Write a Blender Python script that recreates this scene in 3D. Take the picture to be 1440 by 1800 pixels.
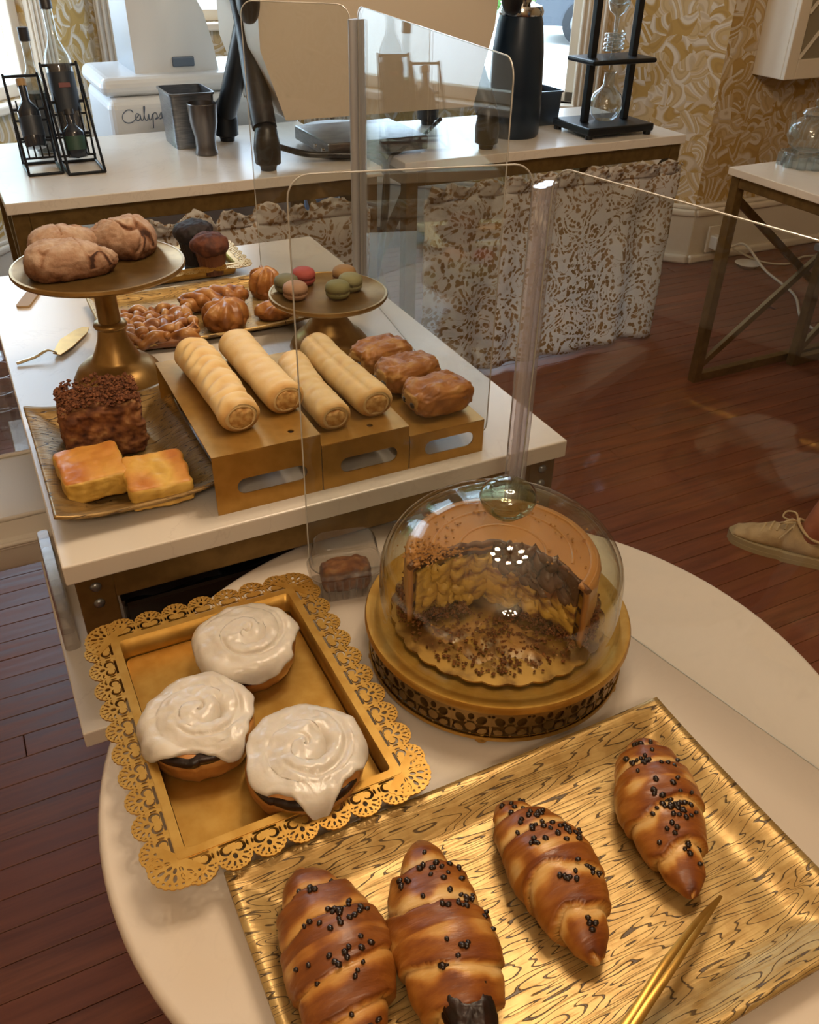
import bpy, bmesh, math, random
from mathutils import Vector, Matrix, noise
from math import sin, cos, pi, radians, sqrt, floor
for o in list(bpy.data.objects): bpy.data.objects.remove(o)
SC = bpy.context.scene
COL = SC.collection
random.seed(7)
# ---------------------------------------------------------------- camera
# room frame: x along the counters, y towards the bay windows, z up, floor at z = 0
cam = bpy.data.cameras.new('camera'); camo = bpy.data.objects.new('camera', cam); COL.objects.link(camo)
Rv = Vector((0.8958, -0.4440, 0.0179)); Uv = Vector((0.2399, 0.5181, 0.8210)); Fv = Vector((0.3738, 0.7311, -0.5706))
Fv.normalize(); Rv = (Rv - Fv*Rv.dot(Fv)).normalized(); Uv = Rv.cross(Fv)
camo.matrix_world = Matrix(((Rv.x, Uv.x, -Fv.x, 0), (Rv.y, Uv.y, -Fv.y, 0), (Rv.z, Uv.z, -Fv.z, 1.35), (0, 0, 0, 1)))
cam.sensor_fit = 'HORIZONTAL'; cam.sensor_width = 36; cam.lens = 38.25; cam.clip_start = .02
SC.camera = camo
# ---------------------------------------------------------------- world, exposure
W = bpy.data.worlds.new('sky'); SC.world = W; W.use_nodes = True
wn = W.node_tree; bg = wn.nodes['Background']
bg.inputs[0].default_value = (.76, .88, 1, 1); bg.inputs[1].default_value = 8.0
SC.view_settings.view_transform = 'Standard'; SC.view_settings.look = 'None'
SC.view_settings.exposure = 0.0; SC.view_settings.gamma = 1; SC.view_settings.use_curve_mapping = False
cy = SC.cycles
cy.max_bounces = 9; cy.diffuse_bounces = 3; cy.glossy_bounces = 4; cy.transmission_bounces = 6; cy.transparent_max_bounces = 24
cy.caustics_reflective = False; cy.caustics_refractive = False; cy.sample_clamp_indirect = 6; cy.blur_glossy = .6
cy.use_denoising = True
# ---------------------------------------------------------------- helpers
def L(h):
    h = h.lstrip('#'); v = [int(h[i:i+2], 16)/255 for i in (0, 2, 4)]
    return tuple((c/12.92 if c <= .04045 else ((c+.055)/1.055)**2.4) for c in v) + (1,)
class G:
    """small node-graph helper around one material"""
    def __init__(s, name):
        s.m = bpy.data.materials.new(name); s.m.use_nodes = True; s.t = s.m.node_tree; s.n = s.t.nodes
        s.b = s.n['Principled BSDF']; s.out = s.n['Material Output']
    def add(s, typ, **kw):
        n = s.n.new(typ)
        for k, v in kw.items(): setattr(n, k, v)
        return n
    def link(s, a, b): s.t.links.new(a, b)
    def set(s, sock, v):
        if hasattr(v, 'is_linked') or hasattr(v, 'node'): s.link(v, sock)
        else: sock.default_value = v
    def math(s, op, a, b=0., c=None):
        n = s.add('ShaderNodeMath', operation=op); s.set(n.inputs[0], a); s.set(n.inputs[1], b)
        if c is not None: s.set(n.inputs[2], c)
        return n.outputs[0]
    def coord(s, scale=(1, 1, 1), kind='Object', rot=(0, 0, 0)):
        tc = s.add('ShaderNodeTexCoord'); mp = s.add('ShaderNodeMapping'); mp.inputs['Scale'].default_value = scale; mp.inputs['Rotation'].default_value = rot
        s.link(tc.outputs[kind], mp.inputs[0]); return mp.outputs[0]
    def noise(s, co, scale, detail=3, rough=.5, dist=0):
        n = s.add('ShaderNodeTexNoise'); s.link(co, n.inputs['Vector']); n.inputs['Scale'].default_value = scale
        n.inputs['Detail'].default_value = detail; n.inputs['Roughness'].default_value = rough; n.inputs['Distortion'].default_value = dist
        return n.outputs['Fac']
    def voro(s, co, scale, feature='F1', out='Distance', rnd=1):
        n = s.add('ShaderNodeTexVoronoi', feature=feature); s.link(co, n.inputs['Vector']); n.inputs['Scale'].default_value = scale
        n.inputs['Randomness'].default_value = rnd; return n.outputs[out]
    def ramp(s, fac, stops, interp='LINEAR'):
        n = s.add('ShaderNodeValToRGB'); s.set(n.inputs[0], fac); r = n.color_ramp; r.interpolation = interp
        while len(r.elements) < len(stops): r.elements.new(.5)
        for e, (p, c) in zip(r.elements, stops): e.position = p; e.color = c if len(c) == 4 else tuple(c)+(1,)
        return n.outputs[0]
    def rng(s, v, a, b, c=0., d=1., smooth=True):
        n = s.add('ShaderNodeMapRange'); n.interpolation_type = 'SMOOTHSTEP' if smooth else 'LINEAR'
        s.set(n.inputs['Value'], v)
        for k, x in zip(('From Min', 'From Max', 'To Min', 'To Max'), (a, b, c, d)): n.inputs[k].default_value = x
        return n.outputs[0]
    def mix(s, f, a, b, blend='MIX'):
        n = s.add('ShaderNodeMix', data_type='RGBA', blend_type=blend); s.set(n.inputs[0], f); s.set(n.inputs[6], a); s.set(n.inputs[7], b); return n.outputs[2]
    def bump(s, h, strength=.3, dist=.002):
        n = s.add('ShaderNodeBump'); s.set(n.inputs['Height'], h); n.inputs['Strength'].default_value = strength; n.inputs['Distance'].default_value = dist
        s.link(n.outputs[0], s.b.inputs['Normal'])
    def p(s, **kw):
        for k, v in kw.items(): s.set(s.b.inputs[k.replace('_', ' ')], v)
        return s.m
def M(name, c, rough=.5, metal=0., c2=None, ns=20, st=(1, 1, 1), lo=.35, hi=.65, bump=0., bs=60, bd=.002, coat=0., sss=0., spec=.5, det=4):
    g = G(name); col = L(c)
    if c2 or bump: co = g.coord(st)
    if c2: col = g.mix(g.rng(g.noise(co, ns, det), lo, hi), L(c), L(c2))
    g.p(Base_Color=col, Roughness=rough, Metallic=metal)
    g.b.inputs['Specular IOR Level'].default_value = spec; g.b.inputs['Coat Weight'].default_value = coat; g.b.inputs['Coat Roughness'].default_value = .15
    if sss: g.b.inputs['Subsurface Weight'].default_value = sss; g.b.inputs['Subsurface Radius'].default_value = (.01, .006, .003); g.b.inputs['Subsurface Scale'].default_value = .4
    if bump: g.bump(g.noise(co, bs, 4), bump, bd)
    return g.m
def thin_glass(name, tint='#FFFFFF', rough=.0, ior=1.45, boost=1., veil=0.):
    g = G(name); tr = g.add('ShaderNodeBsdfTransparent'); tr.inputs[0].default_value = L(tint)
    gl = g.add('ShaderNodeBsdfGlossy'); gl.inputs['Roughness'].default_value = rough
    fr = g.add('ShaderNodeLayerWeight'); fr.inputs[0].default_value = .5; r0 = ((ior-1)/(ior+1))**2
    sch = g.math('MULTIPLY_ADD', g.math('POWER', fr.outputs['Facing'], 5.), 1-r0, r0)
    mx = g.add('ShaderNodeMixShader'); g.link(g.math('MINIMUM', g.math('MULTIPLY', sch, boost), 1.), mx.inputs[0]); g.link(tr.outputs[0], mx.inputs[1]); g.link(gl.outputs[0], mx.inputs[2])
    out = mx.outputs[0]
    if veil:  # blotchy white diffuse veil: turns plastic milky and glass paler
        df = g.add('ShaderNodeBsdfDiffuse'); df.inputs[0].default_value = (.8, .8, .8, 1)
        co = g.coord((1, 1, .25)); f = g.math('MULTIPLY', g.rng(g.noise(co, 22, 5, .7), .56, .75), veil)
        f = g.math('ADD', f, veil*.12)
        m2 = g.add('ShaderNodeMixShader'); g.link(f, m2.inputs[0]); g.link(out, m2.inputs[1]); g.link(df.outputs[0], m2.inputs[2]); out = m2.outputs[0]
    g.link(out, g.out.inputs[0]); return g.m
def emit(name, c, s):
    g = G(name); e = g.add('ShaderNodeEmission'); e.inputs[0].default_value = L(c); e.inputs[1].default_value = s; g.link(e.outputs[0], g.out.inputs[0]); return g.m

def obj(name, me, mat=None, parent=None, loc=(0, 0, 0), rot=(0, 0, 0)):
    o = bpy.data.objects.new(name, me); COL.objects.link(o); o.location = loc; o.rotation_euler = rot
    if mat is not None and me is not None and not me.materials: me.materials.append(mat)
    if parent: o.parent = parent
    return o
def mesh(name, v, f, smooth=True, attr=None):
    me = bpy.data.meshes.new(name); me.from_pydata([tuple(x) for x in v], [], f); me.update()
    if smooth: me.polygons.foreach_set('use_smooth', [True]*len(me.polygons))
    if attr:
        a = me.attributes.new(attr[0], 'FLOAT', 'POINT'); a.data.foreach_set('value', attr[1])
    return me
def mk(name, v, f, mat, parent=None, loc=(0, 0, 0), rot=(0, 0, 0), smooth=True, attr=None):
    return obj(name, mesh(name, v, f, smooth, attr), mat, parent, loc, rot)
def tag(o, label=None, cat=None, group=None, kind=None):
    if label: o['label'] = label
    if cat: o['category'] = cat
    if group: o['group'] = group
    if kind: o['kind'] = kind
    return o
def thing(name, label, cat, loc=(0, 0, 0), rz=0., group=None):
    o = bpy.data.objects.new(name, None); COL.objects.link(o); o.location = loc; o.rotation_euler = (0, 0, rz); o.empty_display_size = .02
    return tag(o, label, cat, group)
def bm_mesh(name, bm, smooth=False):
    me = bpy.data.meshes.new(name); bm.normal_update(); bm.to_mesh(me); bm.free()
    if smooth: me.polygons.foreach_set('use_smooth', [True]*len(me.polygons))
    return me
def box_mesh(name, s, bev=0., seg=2):
    bm = bmesh.new(); bmesh.ops.create_cube(bm, size=1)
    for v in bm.verts: v.co = Vector((v.co.x*s[0], v.co.y*s[1], v.co.z*s[2]))
    if bev: bmesh.ops.bevel(bm, geom=list(bm.edges), offset=min(bev, min(s)*.49), segments=seg, profile=.5, affect='EDGES')
    me = bm_mesh(name, bm)
    return me
def box(name, c, s, mat, parent=None, bev=.002, rot=(0, 0, 0), seg=2):
    return obj(name, box_mesh(name, s, bev, seg), mat, parent, c, rot)
def box2(name, a, b, mat, parent=None, bev=.002, seg=2):   # from corner a to corner b
    return box(name, [(x+y)/2 for x, y in zip(a, b)], [abs(y-x) for x, y in zip(a, b)], mat, parent, bev, seg=seg)
def lathe_mesh(name, prof, seg=48, rfn=None, close=False):
    v = []; f = []; n = len(prof)
    for i in range(seg):
        a = 2*pi*i/seg
        for j, (r, z) in enumerate(prof):
            k = rfn(a, j, r) if rfn else r
            v.append((k*cos(a), k*sin(a), z))
    for i in range(seg):
        for j in range(n if close else n-1):
            a, b = i*n+j, ((i+1) % seg)*n+j; c, d = ((i+1) % seg)*n+(j+1) % n, i*n+(j+1) % n
            f.append((a, b, c, d))
    me = mesh(name, v, f)
    bm = bmesh.new(); bm.from_mesh(me); bmesh.ops.remove_doubles(bm, verts=bm.verts, dist=1e-6)
    bmesh.ops.recalc_face_normals(bm, faces=bm.faces); bm.to_mesh(me); bm.free()
    me.polygons.foreach_set('use_smooth', [True]*len(me.polygons))
    return me
def sharp(o, ang=35):
    o.data.set_sharp_from_angle(angle=radians(ang)); return o
def lathe(name, prof, mat, parent=None, loc=(0, 0, 0), seg=48, rfn=None, close=False, rot=(0, 0, 0), sh=40):
    o = obj(name, lathe_mesh(name, prof, seg, rfn, close), mat, parent, loc, rot); return sharp(o, sh)
def catmull(pts, n=8):
    P = [Vector(p) for p in pts]; out = []
    for i in range(len(P)-1):
        p0 = P[max(i-1, 0)]; p1 = P[i]; p2 = P[i+1]; p3 = P[min(i+2, len(P)-1)]
        for k in range(n):
            t = k/n
            out.append(.5*((2*p1)+(p2-p0)*t+(2*p0-5*p1+4*p2-p3)*t*t+(3*p1-p0-3*p2+p3)*t**3))
    out.append(P[-1]); return out
def tube_mesh(name, pts, r, seg=8, closed=False, cap=True, flat=1., nrm=None):
    P = [Vector(p) for p in pts]; n = len(P); v = []; f = []; prev = None
    for i, p in enumerate(P):
        if closed: d = P[(i+1) % n]-P[i-1]
        else: d = P[min(i+1, n-1)]-P[max(i-1, 0)]
        d.normalize()
        if prev is None:
            a = Vector(nrm) if nrm else (Vector((0, 0, 1)) if abs(d.z) < .9 else Vector((1, 0, 0)))
        else: a = prev
        a = (a-d*a.dot(d)).normalized(); prev = a; b = d.cross(a)
        rr = r(i/max(n-1, 1)) if callable(r) else r
        for k in range(seg):
            t = 2*pi*k/seg; v.append(p+a*(rr*flat*cos(t))+b*(rr*sin(t)))
    m = n if closed else n-1
    for i in range(m):
        for k in range(seg):
            f.append((i*seg+k, i*seg+(k+1) % seg, ((i+1) % n)*seg+(k+1) % seg, ((i+1) % n)*seg+k))
    if cap and not closed: f.append(tuple(range(seg))[::-1]); f.append(tuple((n-1)*seg+k for k in range(seg)))
    return mesh(name, v, f)
def tube(name, pts, r, mat, parent=None, seg=8, closed=False, loc=(0, 0, 0), rot=(0, 0, 0), flat=1., nrm=None, sh=50):
    o = obj(name, tube_mesh(name, pts, r, seg, closed, True, flat, nrm), mat, parent, loc, rot)
    return sharp(o, sh)
def bar(name, a, b, w, h, mat, parent=None, up=(0, 0, 1), bev=.001):   # rectangular bar from a to b
    a = Vector(a); b = Vector(b); d = b-a; l = d.length; d.normalize(); u = Vector(up); u = (u-d*u.dot(d)).normalized(); s = d.cross(u)
    me = box_mesh(name, (l, w, h), bev, 1)
    o = obj(name, me, mat, parent); o.matrix_local = Matrix(((d.x, s.x, u.x, (a.x+b.x)/2), (d.y, s.y, u.y, (a.y+b.y)/2), (d.z, s.z, u.z, (a.z+b.z)/2), (0, 0, 0, 1)))
    return o
def flat_mesh(name, loops, th):
    """2-D outline plus holes (even-odd) filled and given a thickness th, lying in xy, from z 0 to th"""
    cu = bpy.data.curves.new(name, 'CURVE'); cu.dimensions = '2D'; cu.fill_mode = 'BOTH'; cu.extrude = th/2
    for lp in loops:
        s = cu.splines.new('POLY'); s.points.add(len(lp)-1)
        for q, p in zip(s.points, lp): q.co = (p[0], p[1], 0, 1)
        s.use_cyclic_u = True
    o = bpy.data.objects.new(name, cu); COL.objects.link(o)
    dg = bpy.context.evaluated_depsgraph_get(); me = bpy.data.meshes.new_from_object(o.evaluated_get(dg)); me.name = name
    bpy.data.objects.remove(o); bpy.data.curves.remove(cu)
    me.transform(Matrix.Translation((0, 0, th/2)))
    me.materials.clear()
    return me
def circ(cx, cy_, rx, ry=None, n=12, rot=0., a0=0., a1=2*pi):
    ry = rx if ry is None else ry; out = []
    m = n if abs(a1-a0-2*pi) < 1e-6 else n-1
    for i in range(n):
        a = a0+(a1-a0)*i/m; x, y = rx*cos(a), ry*sin(a); out.append((cx+x*cos(rot)-y*sin(rot), cy_+x*sin(rot)+y*cos(rot)))
    return out
def band(pts, w):   # closed outline of a thick polyline
    P = [Vector((p[0], p[1])) for p in pts]; l = []; r = []
    for i, p in enumerate(P):
        d = P[min(i+1, len(P)-1)]-P[max(i-1, 0)]; d.normalize(); n = Vector((-d.y, d.x)); ww = w(i/(len(P)-1)) if callable(w) else w
        l.append(p+n*ww/2); r.append(p-n*ww/2)
    return [(q.x, q.y) for q in l+r[::-1]]
def rrect(x0, y0, x1, y1, r, n=6):
    out = []
    for cx, cy_, a in ((x1-r, y1-r, 0), (x0+r, y1-r, pi/2), (x0+r, y0+r, pi), (x1-r, y0+r, 3*pi/2)):
        for i in range(n+1): t = a+pi/2*i/n; out.append((cx+r*cos(t), cy_+r*sin(t)))
    return out
def nz(x, y, z, s=1., o=0.): return noise.noise(Vector((x*s+o, y*s+o*1.7, z*s-o*.6)))
def fz(x, y, z, s=1., o=0., n=4): return noise.fractal(Vector((x*s+o, y*s+o*1.7, z*s-o*.6)), .9, 2., n)
def sgp(x, e): return math.copysign(abs(x)**e, x)
def supell(name, s, e1, e2, disp, mat, parent=None, loc=(0, 0, 0), rot=(0, 0, 0), nu=64, nv=40, floor_z=None, attr=None, warp=None):
    """superellipsoid with half sizes s, pushed along its normal by disp(p)"""
    v = []; f = []; at = []
    for j in range(nv+1):
        ph = -pi/2+pi*j/nv
        for i in range(nu):
            th = 2*pi*i/nu
            x = s[0]*sgp(cos(ph), e1)*sgp(cos(th), e2); y = s[1]*sgp(cos(ph), e1)*sgp(sin(th), e2); z = s[2]*sgp(sin(ph), e1)
            p = Vector((x, y, z)); n = Vector((x/s[0]**2, y/s[1]**2, z/s[2]**2)); n.normalize()
            if disp: p = p+n*disp(p)
            if warp: p = warp(p)
            if floor_z is not None and p.z < floor_z: p.z = floor_z+(p.z-floor_z)*.05
            v.append(p)
            if attr: at.append(attr(p, n))
    for j in range(nv):
        for i in range(nu): f.append((j*nu+i, j*nu+(i+1) % nu, (j+1)*nu+(i+1) % nu, (j+1)*nu+i))
    me = mesh(name, v, f, True, ('bake', at) if attr else None)
    bm = bmesh.new(); bm.from_mesh(me); bmesh.ops.remove_doubles(bm, verts=bm.verts, dist=1e-7); bm.to_mesh(me); bm.free()
    me.polygons.foreach_set('use_smooth', [True]*len(me.polygons))
    return obj(name, me, mat, parent, loc, rot)
def lumpbox(name, s, rad, disp, mat, parent=None, loc=(0, 0, 0), rot=(0, 0, 0), cuts=26, attr=None, warp=None):
    """rounded box with half sizes s, evenly meshed, pushed along its normal by disp(p, n)"""
    bm = bmesh.new(); bmesh.ops.create_cube(bm, size=2); bmesh.ops.subdivide_edges(bm, edges=list(bm.edges), cuts=cuts, use_grid_fill=True); at = []
    for v in bm.verts:
        p = Vector((v.co.x*s[0], v.co.y*s[1], v.co.z*s[2])); c = Vector([max(-a+rad, min(a-rad, x)) for x, a in zip(p, s)]); d = p-c
        n = d.normalized() if d.length > 1e-9 else Vector((0, 0, 1)); q = c+n*rad if d.length > 1e-9 else p
        q = q+n*disp(q, n); at.append(attr(q, n) if attr else 0.)
        v.co = warp(q) if warp else q
    me = bpy.data.meshes.new(name); bm.to_mesh(me); bm.free(); me.polygons.foreach_set('use_smooth', [True]*len(me.polygons))
    a = me.attributes.new('bake', 'FLOAT', 'POINT'); a.data.foreach_set('value', at)
    return obj(name, me, mat, parent, loc, rot)
def ridge(x, y, z, s, o=0., w=.07): return math.exp(-(nz(x, y, z, s, o)/w)**2)
def copy_tree(o, parent=None):
    c = o.copy(); COL.objects.link(c)
    if parent: c.parent = parent
    for ch in [x for x in o.children]: copy_tree(ch, c)
    return c
# ---------------------------------------------------------------- materials
def m_bark(name, rot=0., sc=1., ca='#C4A468', cb='#AE8B50'):
    g = G(name); co = g.coord((2.9*sc, 27*sc, 11*sc), rot=(0, 0, rot)); n = g.noise(co, 2.8, 1.6, .5, .3)
    fr = g.math('FRACT', g.math('MULTIPLY', n, 12.)); d = g.math('ABSOLUTE', g.math('SUBTRACT', fr, .5))
    ln = g.rng(d, .03, .09, .9, 0.)
    co2 = g.coord((1, 1, 1)); gold = g.mix(g.rng(g.noise(co2, 60, 3), .3, .7), L(ca), L(cb))
    g.p(Base_Color=g.mix(ln, gold, L('#3E2A10')), Metallic=g.math('SUBTRACT', .45, g.math('MULTIPLY', ln, .4)), Roughness=.38)
    h = g.math('SUBTRACT', g.noise(co, 7, 2), g.math('MULTIPLY', ln, 1.2)); g.bump(h, .6, .0014); return g.m
def m_gold(name, c='#C0944A', c2='#AE843C', rough=.32, metal=.85):
    g = G(name); co = g.coord(); g.p(Base_Color=g.mix(g.rng(g.noise(co, 45, 4), .3, .7), L(c), L(c2)), Metallic=metal, Roughness=rough)
    g.bump(g.noise(co, 900, 2), .06, .0005); return g.m
def m_wall():
    g = G('wallpaper'); co = g.coord((1, 1, 1))
    def vm(op, a, b, c=None):
        n = g.add('ShaderNodeVectorMath', operation=op)
        for k, x in enumerate((a, b, c)):
            if x is None: continue
            if isinstance(x, tuple): n.inputs[k].default_value = x
            else: g.link(x, n.inputs[k])
        return n.outputs[0]
    nn = g.add('ShaderNodeTexNoise'); g.link(co, nn.inputs['Vector']); nn.inputs['Scale'].default_value = 8.; nn.inputs['Detail'].default_value = 1.
    wc = vm('MULTIPLY_ADD', nn.outputs['Color'], (.10, .10, .10), co)
    vo = g.add('ShaderNodeTexVoronoi'); g.link(wc, vo.inputs['Vector']); vo.inputs['Scale'].default_value = 14.
    cell = vo.outputs['Color']; sp = g.add('ShaderNodeSeparateColor'); g.link(cell, sp.inputs[0])
    fl = vm('MULTIPLY_ADD', cell, (9., 9., 9.), co); n = g.noise(fl, 5.5, 0, .5, .4)
    st_ = g.math('SINE', g.math('MULTIPLY', n, 62.)); st2 = g.math('SINE', g.math('MULTIPLY', n, 155.))
    base = g.mix(g.rng(sp.outputs[0], .35, .65), L('#B99758'), L('#C9B084'))
    c = g.mix(g.math('MULTIPLY', g.rng(st_, -.1, .7), g.rng(sp.outputs[1], .0, .5, .45, .95)), base, L('#DCD2C0'))
    c = g.mix(g.math('MULTIPLY', g.rng(st2, .1, .9), .30), c, L('#9C7C4A'))
    g.p(Base_Color=c, Roughness=.75); g.b.inputs['Specular IOR Level'].default_value = .2; return g.m
def m_floral():
    g = G('floral_cotton'); co = g.coord((1, .4, 1))
    n = g.noise(co, 9.5, 1, .4, .8); fr = g.math('FRACT', g.math('MULTIPLY', n, 8.)); d = g.math('ABSOLUTE', g.math('SUBTRACT', fr, .5))
    stem = g.rng(d, .012, .035, 1., 0.); near = g.rng(d, .24, .36, 1., 0.)
    vd = g.voro(co, 68.); leaf = g.math('MULTIPLY', g.rng(vd, .46, .56, 1., 0.), near)
    f = g.math('MAXIMUM', stem, leaf)
    tone = g.mix(g.rng(g.noise(co, 9, 1), .4, .6), L('#A48350'), L('#B8976A'))
    c = g.mix(g.math('MULTIPLY', f, .9), L('#F0EEEA'), tone)
    g.p(Base_Color=c, Roughness=.85); g.b.inputs['Specular IOR Level'].default_value = .1; g.bump(g.noise(g.coord(), 14, 3), .3, .004)
    tl = g.add('ShaderNodeBsdfTranslucent'); g.link(c, tl.inputs[0]); mx = g.add('ShaderNodeMixShader'); mx.inputs[0].default_value = .5
    g.link(g.b.outputs[0], mx.inputs[1]); g.link(tl.outputs[0], mx.inputs[2]); g.link(mx.outputs[0], g.out.inputs[0]); return g.m
def m_marble(name, c='#DDD5CA', c2='#CFC6BA', rough=.28, vein=.16):
    g = G(name); co = g.coord((1, 1, 1)); n = g.noise(co, 3.2, 6, .6, 1.6); d = g.math('ABSOLUTE', g.math('SUBTRACT', n, .5))
    v = g.rng(d, .0, .012, vein, 0.); cl = g.mix(g.rng(g.noise(co, 5, 3), .45, .75, 0., .5), L(c), L(c2))
    g.p(Base_Color=g.mix(v, cl, L('#A79A8E')), Roughness=rough); return g.m
def m_plank():
    g = G('mahogany_plank'); oi = g.add('ShaderNodeObjectInfo'); co = g.coord((2.2, 34, 8))
    av = g.add('ShaderNodeVectorMath', operation='ADD'); cb = g.add('ShaderNodeCombineXYZ'); g.link(g.math('MULTIPLY', oi.outputs['Random'], 40.), cb.inputs[0]); g.link(g.math('MULTIPLY', oi.outputs['Random'], 90.), cb.inputs[1])
    g.link(co, av.inputs[0]); g.link(cb.outputs[0], av.inputs[1]); n = g.noise(av.outputs[0], 1.5, 5, .6, .3)
    c = g.mix(g.rng(n, .3, .7), L('#5E3220'), L('#834C30')); c = g.mix(g.math('MULTIPLY', oi.outputs['Random'], .6), c, L('#6A3420'))
    c = g.mix(g.rng(oi.outputs['Random'], .8, 1., 0., .4), c, L('#96583A'))
    g.p(Base_Color=c, Roughness=g.rng(n, .2, .8, .4, .52)); g.bump(n, .12, .001); return g.m
def m_attr(name, stops, rough=.4, coat=.0, ns=70, amt=.25, bs=160, bst=.25, sss=0., stc=(1, 1, 1)):
    g = G(name); a = g.add('ShaderNodeAttribute', attribute_name='bake'); co = g.coord(stc); n = g.noise(co, ns, 5, .6)
    f = g.math('ADD', a.outputs['Fac'], g.math('MULTIPLY', g.math('SUBTRACT', n, .5), amt))
    g.p(Base_Color=g.ramp(f, [(p, L(c)) for p, c in stops]), Roughness=rough); g.b.inputs['Coat Weight'].default_value = coat; g.b.inputs['Coat Roughness'].default_value = .22
    if sss: g.b.inputs['Subsurface Weight'].default_value = sss; g.b.inputs['Subsurface Radius'].default_value = (.012, .006, .003); g.b.inputs['Subsurface Scale'].default_value = .3
    g.bump(g.noise(co, bs, 4), bst, .001); return g.m
BARK = m_bark('bark_embossed_gold'); BARKV = m_bark('bark_embossed_gold_plate', pi/2, .75, '#A08250', '#86693A')
GOLD = m_gold('satin_gold'); GOLDTRAY = m_gold('bright_gold', '#CBA052', '#BA8C3E', .36, .75)
GOLDBOX = m_gold('gold_sheet', '#BC9048', '#AC823C', .38, .7); GOLDSTAND = m_gold('antique_gold', '#A88650', '#957442', .36, .8)
GOLDFRAME = m_gold('dull_gold_tube', '#7C6338', '#6B542D', .45, .6)
WALL = m_wall(); FLORAL = m_floral(); MARBLE = m_marble('white_marble_laminate'); TABLE = m_marble('cream_table_laminate', '#DCCFC0', '#D6C8B8', .3, .04)
PLANK = m_plank()
WHITE = M('white_paint', '#DEDAD2', .45); CEIL = M('ceiling_plaster', '#CBBEAA', .9); TRIM = M('cream_trim', '#E3D7C3', .4)
PANE = thin_glass('window_pane', '#F4FAFF', 0, 1.45, .6)
ACR = thin_glass('clear_acrylic', '#F6F7F6', 0, 1.49, 1., 0.035); ACREDGE = M('acrylic_edge', '#CDCBC6', .15, 0, spec=.8)
ACRPOST = thin_glass('acrylic_post', '#F3F0F3', .05, 1.49, 1.6, 1.9)
DOME = thin_glass('cloche_glass', '#FCFCF6', 0, 1.5, 1.2); KNOBGL = thin_glass('glass_knob', '#D9DCC4', .0, 1.6, 2.2)
CLEARP = thin_glass('clear_plastic', '#F4F2F0', .12, 1.5, 1.4, .22)
TEAGL = thin_glass('clear_glass', '#EEF4F6', .0, 1.5, 2.2, .45)  # white veil in the colour brightens the glass in place of highlights
BLACKM = M('black_metal', '#14161A', .4, .3); BLACKP = M('black_plastic', '#101318', .38); STEEL = M('brushed_steel', '#8E9296', .3, .9, '#7A7E84', 30, (1, 1, 8)); CHROME = M('chrome', '#C8CACC', .12, 1.)
CREAMP = M('cream_enamel', '#CFC4B2', .3); WHITEP = M('white_enamel', '#D8DCE0', .25); INK = M('grey_lettering', '#5E6E84', .4)
CHOC = M('dark_chocolate', '#1E0E08', .28, coat=.3); CHOCF = M('chocolate_filling', '#2A130B', .4, 0, '#170A06', 80, bump=.5, bs=120)
CROI = m_attr('croissant_crust', [(0, '#E0BC80'), (.22, '#D0A058'), (.45, '#B47630'), (.68, '#8E5018'), (.85, '#6E3410'), (1, '#54260C')], .42, .16, 45, .46, 120, .5, 0, (3.5, 1, 1))
CROI2 = m_attr('croissant_crust_dark', [(0, '#CE9C54'), (.22, '#B97E38'), (.45, '#9E6024'), (.7, '#7E4416'), (1, '#562A10')], .44, .14, 45, .48, 120, .5, 0, (3.5, 1, 1))
BUN = m_attr('bun_crust', [(0, '#2A120A'), (.12, '#3A1A0C'), (.25, '#8A4A1E'), (.55, '#B97A3A'), (.85, '#D2A264'), (1, '#DDB780')], .45, .15, 50, .25, 200, .2)
ICING = M('cream_icing', '#DAD2C7', .34, 0, '#D0C6B8', 30, sss=.2, coat=.25, bump=.5, bs=38, bd=.004)
PASTE = m_attr('pale_pastry', [(0, '#B98548'), (.3, '#D2A868'), (.6, '#E2C48C'), (1, '#EBD6A8')], .6, 0, 60, .3, 260, .2, .1)
PAIN = m_attr('brown_laminated_pastry', [(0, '#5E3414'), (.35, '#88501E'), (.65, '#A46A2E'), (1, '#CDA05E')], .5, .12, 80, .45, 320, .5)
LATT = m_attr('glazed_pastry', [(0, '#4E2A12'), (.35, '#7E4A22'), (.65, '#A66C34'), (1, '#CF9F60')], .42, .25, 90, .5, 200, .6)
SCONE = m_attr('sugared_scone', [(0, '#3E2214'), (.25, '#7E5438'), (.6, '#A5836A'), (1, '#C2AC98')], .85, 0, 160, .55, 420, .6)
CORN = m_attr('custard_cake', [(0, '#B8862E'), (.35, '#DDB458'), (.6, '#D39A48'), (.85, '#BC7430'), (1, '#A05A22')], .5, .1, 40, .4, 220, .3)
COFF = m_attr('crumb_cake', [(0, '#3E2012'), (.3, '#6A3E24'), (.65, '#8E5E36'), (1, '#B48E5E')], .85, 0, 120, .6, 300, .6)
MUFF = M('chocolate_muffin', '#4A261A', .75, 0, '#6B3C28', 60, bump=.5, bs=150); MUFD = M('dark_muffin', '#1A1518', .7, 0, '#2A2024', 60, bump=.5, bs=150)
WRAP = M('muffin_paper', '#6A4028', .7)
TAN = M('peanut_frosting', '#B9844E', .32, 0, '#AD7844', 14, coat=.35, sss=.15); YEL = M('yellow_sponge', '#C9962E', .8, 0, '#A87420', 60, bump=.6, bs=200)
BRN = M('brown_filling', '#4A2814', .45, 0, '#6A3E20', 50, bump=.6, bs=120); CRUMB = M('cake_crumb', '#7E4E28', .9, 0, '#5A3018', 300)
FOAM = M('white_foam', '#D9D4CC', .55); WOODS = M('pale_wood', '#A98A5E', .6)
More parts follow.
